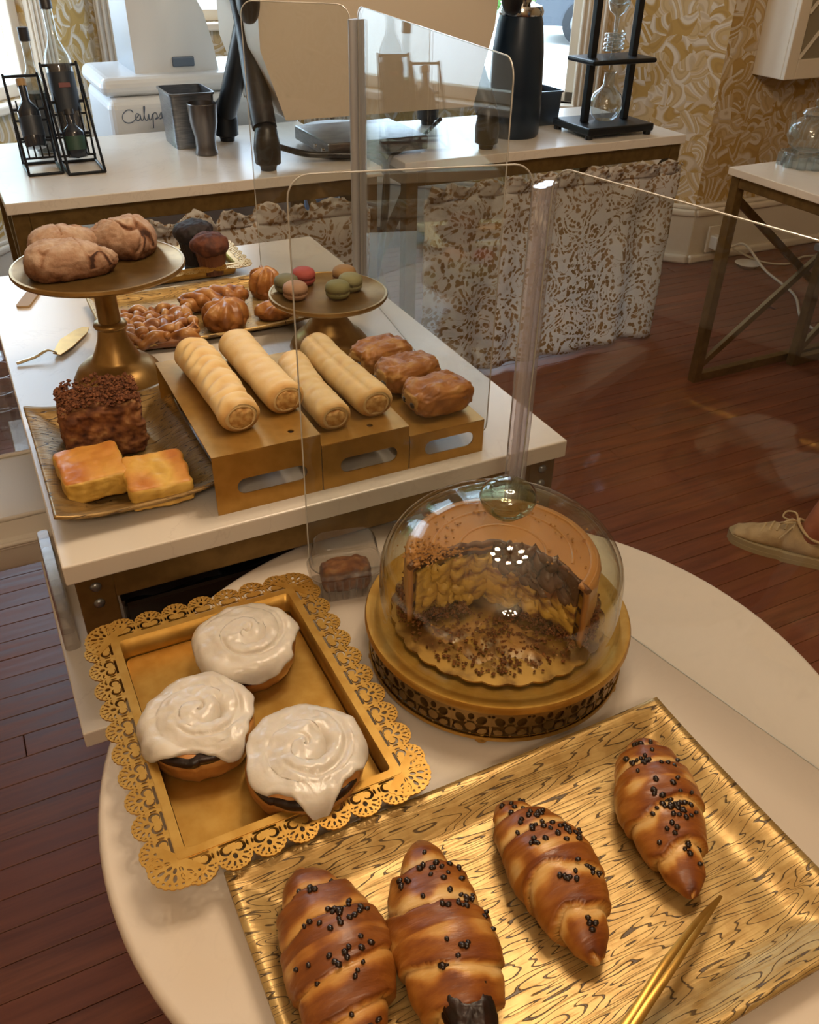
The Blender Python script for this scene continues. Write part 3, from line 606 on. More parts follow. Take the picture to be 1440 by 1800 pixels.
# sockets, cords, small dish
t = thing('power_adapter', 'white plug adapters at the foot of the baseboard', 'adapter', (3.10, 2.97, .05))
box('wall_plate', (0, .02, .06), (.11, .012, .12), TRIM, t, .003); box('adapter', (-.02, -.005, .05), (.045, .05, .06), WHITE, t, .006); box('adapter', (.035, -.005, .03), (.04, .05, .05), WHITE, t, .006)
tag(tube('white_power_cord', catmull([(3.14, 2.93, .08), (3.18, 2.88, .10), (3.2, 2.75, .02), (3.12, 2.5, .006), (2.95, 2.3, .006), (2.9, 2.15, .006), (3.05, 2.08, .006), (3.3, 2.2, .006)], 10), .006, CORDM, None, 8), 'white power cord trailing over the floor under the side table', 'cord')
tag(tube('extension_lead', catmull([(3.16, 2.93, .07), (3.3, 2.86, .01), (3.42, 2.80, .006), (3.55, 2.85, .006), (3.7, 2.8, .006)], 10), .005, CORDM, None, 8), 'white lead lying along the floor in front of the baseboard', 'cord')
tag(lathe('floor_dish', [(0, .004), (.03, .004), (.055, .02), (.058, .02), (.034, .0), (0, .0)], WHITE, None, (3.2, 2.86, 0), 36), 'small white dish on the floor near the plug adapters', 'dish')
# ---------------------------------------------------------------- display tables
t = thing('display_table', 'rectangular marble-topped display table with brown gold frame', 'table', (0, .832, 0)); TW, TD, TZ = .668, .985, .75
box2('tabletop', (0, 0, TZ-.026), (TW, TD, TZ), MARBLE, t, .002)
for x in (.03, TW-.03):
    for y in (.025, TD-.025):
        lg = box('leg', (x, y, (TZ-.026)/2), (.042, .03, TZ-.026), GOLDFRAME, t, .002)
        if y < .1:
            for z in (.018, .042): lathe('bolt', [(0, .004), (.0035, .0035), (.006, .0015), (.0065, 0)], STEEL, lg, (0, -.0155, (TZ-.026)/2-z), 16, rot=(pi/2, 0, 0))
for y in (.022, TD-.022): box2('apron', (.05, y-.012, TZ-.066), (TW-.05, y+.012, TZ-.026), GOLDFRAME, t)
for x in (.03, TW-.03): box2('end_apron', (x-.012, .04, TZ-.066), (x+.012, TD-.04, TZ-.026), GOLDFRAME, t)
for x in (.03, TW-.03): box2('floor_rail', (x-.014, .04, 0), (x+.014, TD-.04, .03), GOLDFRAME, t)
t = thing('nested_bench', 'lower white-topped table nested under the display table', 'table', (-.026, .826, 0))
box2('tabletop', (0, 0, .475), (.60, .88, .5), MARBLE, t, .002)
for x in (.12, .5):
    for y in (.06, .82): box('leg', (x, y, .2375), (.03, .03, .475), GOLDFRAME, t, .002)
for y in (.06, .82): box2('apron', (.135, y-.01, .44), (.485, y+.01, .475), GOLDFRAME, t)
t = thing('round_table', 'round cream cafe table in the foreground', 'table', (.348, .491, 0))
lathe('tabletop', [(0, .644), (.368, .644), (.376, .648), (.3795, .655), (.3795, .663), (.376, .669), (.372, .67), (0, .67)], TABLE, t, seg=128, sh=60)
lathe('column', [(.035, .02), (.035, .62), (.08, .64), (.08, .644), (0, .644)], BLACKM, t, seg=32); lathe('foot', [(0, 0), (.24, 0), (.24, .012), (.06, .03), (.035, .06), (0, .06)], BLACKM, t, seg=64)
# things below the display table
t = thing('wrapped_carton', 'black film-wrapped carton on the lower table', 'carton', (.06, .93, .5)); box2('carton', (0, 0, 0), (.24, .5, .10), BIN, t, .006)
V = []; F = []
for j in range(31):
    for i in range(25):
        x = .24*i/24; y = .5*j/30; V.append((x, y, .104+.006*nz(x, y, 0, 30.)+.004*nz(x, y, 2., 70.)))
for j in range(30):
    for i in range(24): a = j*25+i; F.append((a, a+1, a+26, a+25))
mk('crinkled_film', V, F, BIN, t)
tag(box('blue_paper', (.232, .975, .614), (.07, .075, .002), TAPE, None, .0005, (0, 0, radians(8))), 'pale blue paper lying on the black carton under the display table', 'paper')
# foam clamshell and clear packs on the lower table
t = thing('foam_clamshell', 'white foam takeaway box on the lower table edge', 'takeaway box', (-.055, 1.30, .5))
V = []; F = []
def rings_obj(name, rings, mat, parent, closed_top=True, sh=40):
    V = []; F = []; m = len(rings[0])
    for r_ in rings: V += r_
    for j in range(len(rings)-1):
        for i in range(m): F.append((j*m+i, j*m+(i+1) % m, (j+1)*m+(i+1) % m, (j+1)*m+i))
    F.append(tuple(range(m))[::-1])
    if closed_top: F.append(tuple((len(rings)-1)*m+i for i in range(m)))
    return sharp(mk(name, V, F, mat, parent), sh)
def rr(hx, hy, z, r): return [(x, y, z) for x, y in rrect(-hx, -hy, hx, hy, r, 5)]
rings_obj('tray_half', [rr(.075, .09, 0, .02), rr(.082, .098, .01, .022), rr(.09, .105, .05, .024), rr(.098, .112, .052, .026), rr(.098, .112, .057, .026)], FOAM, t)
rings_obj('lid_half', [rr(.098, .112, .058, .026), rr(.098, .112, .063, .026), rr(.090, .104, .066, .024), rr(.084, .098, .09, .022), rr(.07, .084, .094, .02)], FOAM, t)
tube('lid_rim', [(x, y, .094) for x, y in rrect(-.082, -.095, .082, .095, .02, 5)], .004, FOAM, t, 8, True); tube('lid_rim', [(x, y, .060) for x, y in rrect(-.099, -.113, .099, .113, .026, 5)], .004, FOAM, t, 8, True)
t = thing('clear_cup_stack', 'stack of clear plastic cups beside the display table', 'cups', (-.025, 1.52, .5))
for k in range(4): lathe('cup', [(.028, .0), (.036, .10), (.038, .10), (.038, .104)], CLEARP, t, (0, 0, .03*k), 28)
lathe('lid', [(.039, .195), (.039, .203), (.03, .215), (0, .218)], CLEARP, t, seg=28)
t = thing('clear_lid_pack', 'pack of clear plastic lids squeezed beside the display table leg', 'packaging', (-.012, 1.06, .5))
for k in range(4): rings_obj('lid', [rr(.010-.0005*k, .075, .03*k, .006), rr(.010-.0005*k, .077, .03*k+.012, .006), rr(.007, .068, .03*k+.02, .005)], CLEARP, t)
# ---------------------------------------------------------------- acrylic sneeze guards
def guard(label, p, dirs, lens, z0, h, postmat):
    t = thing('sneeze_guard', label, 'sneeze guard', (p[0], p[1], z0))
    for dx in (-.011, 0, .011): tube('post_rib', [(dx*.9, dx*.45, 0), (dx*.9, dx*.45, h-.02)], .0075, postmat, t, 12)
    lathe('post_foot', [(0, 0), (.02, 0), (.02, .004), (.012, .006), (0, .006)], postmat, t, seg=28)
    for d, l in zip(dirs, lens):
        a = math.atan2(d[1], d[0]); r = .022
        out = rrect(.012, .0, l, h, r, 6)
        me = flat_mesh('acrylic_panel', [out], .003); o = obj('acrylic_panel', me, ACR, t, (0, 0, 0), (pi/2, 0, a))
        tube('polished_edge', [(x*cos(a)+.0015*sin(a), x*sin(a)-.0015*cos(a), z) for x, z in out], .0009, ACREDGE, o if False else t, 5, True)
    return t
ALU = M('satin_aluminium', '#B4B6BC', .35, .35)
guard('clear acrylic guard with ribbed corner post standing on the round table', (.525, .745), ((-.251, .051), (.090, -.441)), (.258, .56), .67, .475, ACRPOST)
guard('clear acrylic guard standing on the far right edge of the display table', (.650, 1.50), ((-.165, .125), (-.078, -.615)), (.20, .615), .75, .468, ALU)
# ---------------------------------------------------------------- lace-edged trays
def lace_unit(p, d):
    """one scalloped lace repeat, x in +-p/2, y from 0 (tray side) to d"""
    s = p/.029; cyy = d-.0145*s; out = [(-p/2, 0), (p/2, 0), (p/2, cyy-.001*s)]
    n = 9
    for k in range(n):
        a0 = pi*k/n
        for q in (0.0, .25, .5, .75):
            a = a0+pi/n*q; rad = (.0145+.0008*sin(pi*q))*s; out.append((rad*cos(a), cyy+rad*sin(a)))
    out.append((-p/2, cyy)); holes = []
    for k in range(10): a = pi*(k+.5)/10; holes.append(circ(.0127*s*cos(a), cyy+.0127*s*sin(a), .00085*s, n=8))
    for k in range(6): a = pi*(k+.5)/6; holes.append(circ(.0092*s*cos(a), cyy+.0092*s*sin(a), .0024*s, .0011*s, 10, a))
    holes.append(circ(0, cyy+.0022*s, .0021*s, .0028*s, 12))
    for sx in (-1, 1):
        pts = [(sx*(.0055+.0042*cos(a))*s, cyy+(-.0055+.0042*sin(a))*s) for a in [radians(150)-radians(270)*i/14 for i in range(15)]]
        holes.append(band(pts, lambda q: (.0008+.0021*sin(pi*min(q*1.1, 1)))*s))
        holes.append(circ(sx*.0123*s, cyy-.0058*s, .0011*s, .003*s, 10))
    holes.append(rrect(-.0105*s, .0016*s, .0105*s, .0040*s, .001*s, 3))
    return [out]+holes
def lace_corner(R):
    out = []; holes = []; n = 14
    for k in range(n):
        for q in (0, .33, .66): a = -pi*.35+(pi*1.2)*(k+q)/n; rad = R*(1+.05*sin(pi*q)); out.append((rad*cos(a), rad*sin(a)))
    for k in range(13): a = -pi*.3+(pi*1.1)*(k+.5)/13; holes.append(circ(R*.87*cos(a), R*.87*sin(a), R*.055, n=8))
    for k in range(7): a = -pi*.25+(pi*1.0)*(k+.5)/7; holes.append(circ(R*.63*cos(a), R*.63*sin(a), R*.15, R*.07, 10, a))
    for k in range(4): a = -pi*.18+(pi*.86)*(k+.5)/4; holes.append(circ(R*.33*cos(a), R*.33*sin(a), R*.12, R*.07, 10, a))
    return [out]+holes
def lace_tray(label, c, hx, hy, nx, ny, d, z0, depth, mat, floormat, rz=0.):
    """hx, hy: half size of the flat band's outer edge"""
    t = thing('lace_tray', label, 'tray', (c[0], c[1], z0), rz); bw = .008; th = .0022
    ix, iy = hx-bw, hy-bw
    V = []; F = []
    loops = [rrect(-ix+.001, -iy+.001, ix-.001, iy-.001, .006, 4)]
    obj('tray_floor', flat_mesh('tray_floor', [rrect(-ix+.002, -iy+.002, ix-.002, iy-.002, .008, 4)], .002), floormat, t, (0, 0, .004))
    R = [[(x, y, .004) for x, y in rrect(-ix+.002, -iy+.002, ix-.002, iy-.002, .008, 4)], [(x, y, .010) for x, y in rrect(-ix+.0005, -iy+.0005, ix-.0005, iy-.0005, .007, 4)], [(x, y, depth) for x, y in rrect(-ix, -iy, ix, iy, .004, 4)]]
    m = len(R[0]); V = sum(R, []); F = [(j*m+i, (j+1)*m+i, (j+1)*m+(i+1) % m, j*m+(i+1) % m) for j in range(2) for i in range(m)]
    o = sharp(mk('wall', V, F, mat, t), 50); md = o.modifiers.new('th', 'SOLIDIFY'); md.thickness = .0015; md.offset = -1
    obj('flat_rim', flat_mesh('flat_rim', [rrect(-hx, -hy, hx, hy, .003, 2), rrect(-ix, -iy, ix, iy, .004, 4)], th), mat, t, (0, 0, depth-th))
    px, py = 2*hx/nx, 2*hy/ny
    mx, my = flat_mesh('lace_scallop', lace_unit(px, d), th*.7), flat_mesh('lace_scallop', lace_unit(py, d), th*.7)
    for me in (mx, my): me.materials.append(mat)
    zt = depth-th
    for k in range(nx):
        x = -hx+px*(k+.5); obj('lace_scallop', mx, None, t, (x, hy-.001, zt)); obj('lace_scallop', mx, None, t, (-x, -hy+.001, zt), (0, 0, pi))
    for k in range(ny):
        y = -hy+py*(k+.5); obj('lace_scallop', my, None, t, (hx-.001, y, zt), (0, 0, -pi/2)); obj('lace_scallop', my, None, t, (-hx+.001, -y, zt), (0, 0, pi/2))
    mc = flat_mesh('lace_corner', lace_corner(d*.82), th*.7); mc.materials.append(mat)
    for sx, sy, a in ((1, 1, 0), (-1, 1, pi/2), (-1, -1, pi), (1, -1, -pi/2)): obj('lace_corner', mc, None, t, (sx*(hx+.001), sy*(hy+.001), zt+.0004), (0, 0, a))
    return t
lace_tray('gold lace-edged tray holding three iced buns', (.131, .606), .103, .146, 7, 10, .029, .67, .032, GOLDTRAY, GOLDTRAY)
MIRR = M('mirror_floor', '#A9B4BC', .12, .9)
lace_tray('gold lace-edged tray with mirrored floor under the muffins', (.340, 1.702), .115, .068, 8, 5, .024, .75, .026, GOLDTRAY, MIRR)
# ---------------------------------------------------------------- bark-embossed trays
def bark_tray(name, label, c, sx, sy, z0, rise, rim, mat, wob=0., curl=0.):
    n, m = 72, 56; V = []; F = []
    for j in range(m+1):
        for i in range(n+1):
            x = (i/n-.5)*sx; y = (j/m-.5)*sy; e = min(sx/2-abs(x), sy/2-abs(y)); q = max(0, 1-e/rim); q = q*q*(3-2*q)
            k = rise*q; k += curl*(abs(x)/(sx/2))**3*(abs(y)/(sy/2))**3
            px = x*(1+wob*(abs(y)/(sy/2))**2); py = y*(1+wob*(abs(x)/(sx/2))**2)
            V.append((px, py, .004+k))
    for j in range(m):
        for i in range(n): a = j*(n+1)+i; F.append((a, a+1, a+n+2, a+n+1))
    o = mk(name, V, F, mat, None, (c[0], c[1], z0)); md = o.modifiers.new('th', 'SOLIDIFY'); md.thickness = .004; md.offset = -1
    return tag(o, label, 'tray' if 'plate' not in name else 'plate')
bark_tray('bark_tray', 'large rectangular gold tray embossed like bark under the croissants', (.286, .303), .452, .272, .67, .016, .045, BARK, 0, .004)
bark_tray('bark_tray', 'long gold bark-embossed tray under the far pastries', (.322, 1.462), .335, .245, .75, .014, .03, BARK, 0, .004)
bark_tray('square_plate', 'wavy square gold glass plate with bark relief under the crumb cake', (.103, 1.022), .192, .286, .75, .022, .06, BARKV, .0, .012)
# ---------------------------------------------------------------- gold risers
def riser(label, u0, u1, v0_, v1, h, hole):
    t = thing('gold_riser', label, 'display riser', (u0, v0_, .75)); w = u1-u0; d = v1-v0_; th = .0018
    lp = [[(0, 0), (w, 0), (w, d), (0, d)]]
    if hole: lp.append(circ(w*hole, .022, .004, n=16))
    obj('top', flat_mesh('top', lp, th), GOLDBOX, t, (0, 0, h-th))
    sl = [[(0, 0), (w, 0), (w, h-th), (0, h-th)], rrect(w*.2, h*.28, w*.86, h*.28+min(.021, h*.44), min(.0104, h*.215), 8)]
    me = flat_mesh('slotted_face', sl, th); me.materials.append(GOLDBOX)
    obj('slotted_face', me, None, t, (0, th, 0), (pi/2, 0, 0)); obj('slotted_face', me, None, t, (0, d, 0), (pi/2, 0, 0))
    return t
riser('tallest gold riser on the left under two pale rolls', .183, .316, .857, 1.135, .080, .78)
riser('middle height gold riser under two pale rolls', .3175, .4355, .857, 1.13, .064, .62)
riser('lowest gold riser on the right under three brown pastries', .437, .546, .857, 1.10, .0485, 0)
# ---------------------------------------------------------------- pedestal stands
def pedestal(label, c, z0, h, rp, prof, mat):
    t = thing('pedestal_stand', label, 'cake stand', (c[0], c[1], z0))
    lathe('plate', [(0, h-.008), (rp*.8, h-.008), (rp-.002, h-.007), (rp, h-.004), (rp-.001, h), (rp-.004, h+.0006), (rp-.006, h-.001), (0, h-.001)], mat, t, seg=96)
    lathe('pedestal', prof, mat, t, seg=64, sh=55); return t
pedestal('tall gold pedestal stand holding the scones', (.149, 1.262), .75, .184, .118, [(0, 0), (.067, 0), (.068, .004), (.066, .012), (.058, .026), (.046, .036), (.036, .040), (.034, .044), (.028, .056), (.022, .072), (.019, .088), (.0225, .09), (.024, .093), (.0225, .097), (.016, .099), (.0155, .12), (.0145, .176), (.02, .177), (0, .178)], GOLDSTAND)
pedestal('low gold pedestal stand holding the macarons', (.486, 1.252), .75, .095, .095, [(0, 0), (.064, 0), (.066, .004), (.062, .014), (.052, .026), (.042, .032), (.040, .036), (.030, .05), (.022, .066), (.019, .08), (.022, .087), (0, .088)], GOLDSTAND)
# round perforated cake drum
CX, CY = .4115, .592
t = thing('cake_drum', 'round gold cake drum with pierced scroll side under the glass dome', 'cake stand', (CX, CY, .67)); RD = .137
lathe('top_plate', [(0, .055), (.131, .055), (.137, .0575), (.1415, .0575), (.143, .055), (.143, .050), (.140, .048), (0, .048)], GOLDTRAY, t, seg=128, sh=50)
lathe('inner_drum', [(RD-.006, .007), (RD-.006, .049)], M('drum_dark_gold', '#6E5024', .5, .6), t, seg=96)  # dark gold liner behind the pierced scrolls
lathe('top_band', [(RD+.001, .049), (RD+.001, .044), (RD-.002, .044)], GOLDTRAY, t, seg=128); lathe('bottom_band', [(RD-.004, .007), (RD+.002, .007), (RD+.002, .011), (RD-.002, .011)], GOLDTRAY, t, seg=128)
h = .033; wdt = 2*pi*RD/22; loops = []
tile = [[(-wdt/2, 0), (wdt/2, 0), (wdt/2, h), (-wdt/2, h)]]
tile += [circ(0, h*.36, h*.17, n=14), circ(0, h*.78, h*.10, h*.14, 12), circ(-wdt*.27, h*.66, h*.15, h*.2, 12, .5), circ(wdt*.27, h*.66, h*.15, h*.2, 12, -.5), circ(-wdt*.3, h*.22, h*.15, h*.11, 12, -.4), circ(wdt*.3, h*.22, h*.15, h*.11, 12, .4), circ(-wdt*.44, h*.44, h*.045, n=8), circ(wdt*.44, h*.44, h*.045, n=8), circ(0, h*.08, h*.045, n=8), circ(-wdt*.13, h*.55, h*.05, n=8), circ(wdt*.13, h*.55, h*.05, n=8), circ(-wdt*.45, h*.88, h*.06, n=8), circ(wdt*.45, h*.88, h*.06, n=8)]
me = flat_mesh('scroll_panel', tile, .0014)
bm = bmesh.new(); bm.from_mesh(me); bmesh.ops.subdivide_edges(bm, edges=[e for e in bm.edges if e.calc_length() > wdt*.3], cuts=2); bm.to_mesh(me); bm.free()
for v in me.vertices:
    x, y, z = v.co; a = x/RD; r = RD-.0007+z; v.co = (r*cos(a), r*sin(a), y+.011)
me.update(); me.materials.append(GOLDSTAND)
for k in range(22): obj('scroll_panel', me, None, t, (0, 0, 0), (0, 0, 2*pi*k/22))
for k in range(5): a = 2*pi*k/5-2.2; lathe('ball_foot', [(0, 0), (.004, .0008), (.007, .004), (.007, .007), (.004, .011), (0, .012)], GOLD, t, ((RD-.004)*cos(a), (RD-.004)*sin(a), 0), 20)
# glass dome
zb = .7278
t = thing('glass_dome', 'clear glass cake dome with round knob over the cut cake', 'cake dome', (CX, CY, zb)); pr = []
R0 = .1285
outer = [(R0+.002, 0), (R0+.0025, .003), (R0, .006)] + [(R0*(.985+.015*(1-q)), .006+.05*q) for q in (.33, .66, 1)] + [(R0*.985*cos(a)**.82 if a < pi/2-.01 else .0, .056+.073*sin(a)) for a in [pi/2*k/16 for k in range(1, 17)]]
inner = [(max(r-.003, 0), z-.003 if z > .05 else z) for r, z in outer[::-1]]
lathe('dome', outer+inner, DOME, t, seg=96, sh=80)
lathe('knob', [(.0, .126), (.015, .127), (.0135, .131), (.020, .1325), (.0265, .138), (.0285, .146), (.0265, .154), (.019, .1605), (.009, .163), (0, .1635)], KNOBGL, t, seg=48, sh=80)
# ---------------------------------------------------------------- cut cake on a scalloped board
BOARD = M('smeared_gold_card', '#B08A4A', .35, .55, '#5E3E1E', 26, lo=.42, hi=.62, det=6)
t = tag(lathe('cake_board', [(0, .0), (.112, 0), (.112, .0022), (.10, .0026), (0, .0026)], BOARD, None, (CX, CY, zb+.0006), 168, lambda a, j, r: r*(1+(.03*abs(sin(a*14)) if r > .11 else 0))), 'scalloped gold cardboard round under the cake', 'cake board')
t = thing('cut_cake', 'tan frosted layer cake with the front cut away under the dome', 'cake', (CX, CY, zb+.0034)); RC = .099; HCK = .078
face = math.atan2(-.81, -.58)    # direction the cut looks towards
E0, E1 = radians(62), radians(66); A0 = face+E0; A1 = face+2*pi-E1; fd = Vector((cos(face), sin(face))); sd = Vector((-fd.y, fd.x))   # sd: to the right of the photograph
def cut_line(k, n=36, push=0.):   # from the left rim to the right rim, hollow in the middle, ragged
    out = []
    for i in range(n+1):
        q = i/n; x = -sin(E1)*RC+(sin(E0)+sin(E1))*RC*q
        ee = sin(pi*q)**.75; depth = RC*(cos(E1)+(cos(E0)-cos(E1))*q)*(1-ee)-.016*ee+.006*nz(q*7, k, 0, 1.)+.003*nz(q*22, k, 4, 1.)+push*sin(pi*q)**.4
        p = fd*depth+sd*x; out.append((p.x, p.y))
    return out
def plan(k, r, push=0.): return [(r*cos(A0+(A1-A0)*i/72), r*sin(A0+(A1-A0)*i/72)) for i in range(73)]+cut_line(k, push=push)
for k, (a, b, m_) in enumerate([(0, .017, YEL), (.017, .023, BRN), (.023, .038, YEL), (.038, .045, BRN), (.045, .061, YEL), (.061, .068, BRN)]):
    obj('cake_layer', flat_mesh('cake_layer', [plan(k*1.7, RC-.004)], b-a), m_, t, (0, 0, a))
V = []; F = []; arc = 100; nr = 20
def pl(q): # outline radius towards the cut: centre of the top runs to the ragged cut line
    return q
top = obj('frosting_top', flat_mesh('frosting_top', [plan(20., RC-.002, .004)], .009), TAN, t, (0, 0, HCK-.010)); bv = top.modifiers.new('bevel', 'BEVEL'); bv.width = .004; bv.segments = 3; bv.limit_method = 'ANGLE'; bv.angle_limit = radians(50)
for i in range(arc+1):
    a = A0-.03+(A1-A0+.06)*i/arc
    for j in range(nr+1):
        q = j/nr
        if q < .4: b = q/.4*pi/2; r = RC-.010+.012*sin(b); z = HCK-.009*(1-cos(b))+.0006
        else: r = RC+.002+.002*nz(cos(a)*4, sin(a)*4, q*3, 2.); z = (HCK-.0085)*(1-(q-.4)/.6)+.001
        V.append((r*cos(a), r*sin(a), z))
for i in range(arc):
    for j in range(nr): b = i*(nr+1)+j; F.append((b, b+1, b+nr+2, b+nr+1))
o = mk('frosting_side', V, F, TAN, t); md = o.modifiers.new('th', 'SOLIDIFY'); md.thickness = .005; md.offset = -1
for rr_ in (.045, .072): tube('frosting_swirl', [(rr_*cos(a), rr_*sin(a), HCK-.001) for a in [A0+.35+(A1-A0-.7)*k/60 for k in range(61)]], .0016, TAN, t, 8, flat=.7)
def slump(name, q0, q1, zt, zb_, out, mat, seed, lump):
    """a sheet of filling sagging down the cut face between two points of the cut line"""
    cl = cut_line(20., 60); V = []; F = []; n, m = 48, 26
    for i in range(n+1):
        q = q0+(q1-q0)*i/n; x = q*60; k = min(int(x), 59); f = x-k; px = cl[k][0]+(cl[k+1][0]-cl[k][0])*f; py = cl[k][1]+(cl[k+1][1]-cl[k][1])*f; e = sin(pi*i/n)**.6
        for j in range(m+1):
            w = j/m; z = zt+(zb_-zt)*w+.006*nz(i*.12, w*2, seed, 1.)*w; o_ = -.004+(out*e*(w**.7)*(1-.35*w)+.006)*1.+lump*e*fz(i*.14, w*2.6, seed, 1.3)+.0012*nz(i*.5, w*9, seed, 1.)
            V.append((px+fd.x*o_, py+fd.y*o_, max(z, .001)))
    for i in range(n):
        for j in range(m): b = i*(m+1)+j; F.append((b, b+m+1, b+m+2, b+1))
    o = mk(name, V, F, mat, t); md = o.modifiers.new('th', 'SOLIDIFY'); md.thickness = .004
GLZ = M('milk_chocolate_glaze', '#4E3226', .2, 0, '#6A4A38', 22, coat=.5, bump=.3, bs=60)
STRK = M('custard_streaks', '#D0A850', .45, 0, '#7A4A24', 26, (1, 1, 3), .45, .62, bump=.6, bs=90, coat=.2)
slump('chocolate_glaze', .46, .96, HCK+.001, .040, .014, GLZ, 2., .012)
slump('custard_slump', .03, .52, HCK-.016, .008, .012, STRK, 5., .010)
slump('lower_custard', .42, .96, .052, .004, .022, STRK, 8., .011)
V = []; F = []; na, nr = 60, 14
for i in range(na+1):
    a = face-1.15+2.3*i/na
    for j in range(nr+1):
        q = j/nr; r = .018+.084*q; x, y = r*cos(a), r*sin(a); e = sin(pi*q)**.4*sin(pi*i/na)**.4; V.append((x, y, -.0035+e*(.0045+.0045*fz(x, y, 0, 55., 3.)+.003*nz(x, y, 0, 150.))))
for i in range(na):
    for j in range(nr): b = i*(nr+1)+j; F.append((b, b+1, b+nr+2, b+nr+1))
mk('frosting_smear', V, F, M('frosting_smears', '#A87C4A', .4, 0, '#5A381E', 34, lo=.4, hi=.6, coat=.3, det=6), t)
tube('ragged_edge', [(x*1.0+fd.x*.003, y+fd.y*.003, HCK-.003+.003*nz(x, y, 0, 90.)) for x, y in cut_line(20., 60)], lambda q: .0035+.002*nz(q*20, 0, 0, 1.), BRN, t, 8)
random.seed(11); cm = None
V = []; F = []
def crumb_at(V, F, x, y, z, s):
    k = len(V); 
    for q in ((1, 0, 0), (-1, 0, 0), (0, 1, 0), (0, -1, 0), (0, 0, 1), (0, 0, -1)): V.append((x+q[0]*s*random.uniform(.6, 1.2), y+q[1]*s*random.uniform(.6, 1.2), z+q[2]*s*random.uniform(.5, 1)))
    for a, b, c in ((0, 2, 4), (2, 1, 4), (1, 3, 4), (3, 0, 4), (2, 0, 5), (1, 2, 5), (3, 1, 5), (0, 3, 5)): F.append((k+a, k+b, k+c))
for i in range(1900):
    u = random.random()
    if u < .5: a = random.uniform(A0, A1); r = RC+random.uniform(.0, .009); z = random.expovariate(90); z = min(z, .03)
    elif u < .72: a = random.gauss(face, .7); r = random.uniform(.02, .105); z = .002
    else: a = random.choice((A0, A1))+random.gauss(0, .10); r = random.uniform(.03, RC); z = random.uniform(.002, .012)
    crumb_at(V, F, r*cos(a), r*sin(a), z, random.uniform(.0008, .003))
o = mk('loose_crumbs', V, F, CRUMB, t, smooth=False); o['kind'] = 'stuff'
V = []; F = []
for i in range(260):
    a = A1-random.gauss(.15, .12) if i < 200 else random.uniform(A0, A1); r = random.gauss(RC*.75, .015); crumb_at(V, F, r*cos(a), r*sin(a), HCK+.001, random.uniform(.001, .0025))
o = mk('top_crumbs', V, F, M('tan_crumb', '#A8763E', .9), t, smooth=False); o['kind'] = 'stuff'
# crumb cake in a clear clamshell
t = thing('clear_clamshell', 'clear plastic clamshell with a slice of crumb cake behind the cake drum', 'takeaway box', (.303, .757, .67), radians(-11)); HX, HY = .042, .0245
rings_obj('base_half', [rr(HX*.86, HY*.82, .001, .012), rr(HX*.88, HY*.86, .004, .013), rr(HX, HY, .034, .016), rr(HX*1.07, HY*1.1, .035, .02), rr(HX*1.07, HY*1.1, .037, .02)], CLEARP, t, False)
rings_obj('lid_half', [rr(HX*1.07, HY*1.1, .038, .02), rr(HX*1.07, HY*1.1, .040, .02), rr(HX*.98, HY*.98, .042, .016), rr(HX*.86, HY*.80, .074, .014), rr(HX*.78, HY*.70, .077, .012)], CLEARP, t)
for k in range(9): x = -HX*.75+HX*1.5*k/8; tube('rib', [(x, -HY*.84, .004), (x*1.1, -HY*.99, .033)], .0012, CLEARP, t, 6)
tag(supell('crumb_cake_slice', (.030, .0155, .018), .45, .5, lambda p: .003*fz(p.x, p.y, p.z, 80., 1.), COFF, None, (.303, .757, .694), (0, 0, radians(-11)), nu=56, nv=30, attr=lambda p, n: .5+.5*nz(p.x, p.y, p.z, 120.)), 'slice of brown crumb cake inside the clear clamshell', 'cake slice')
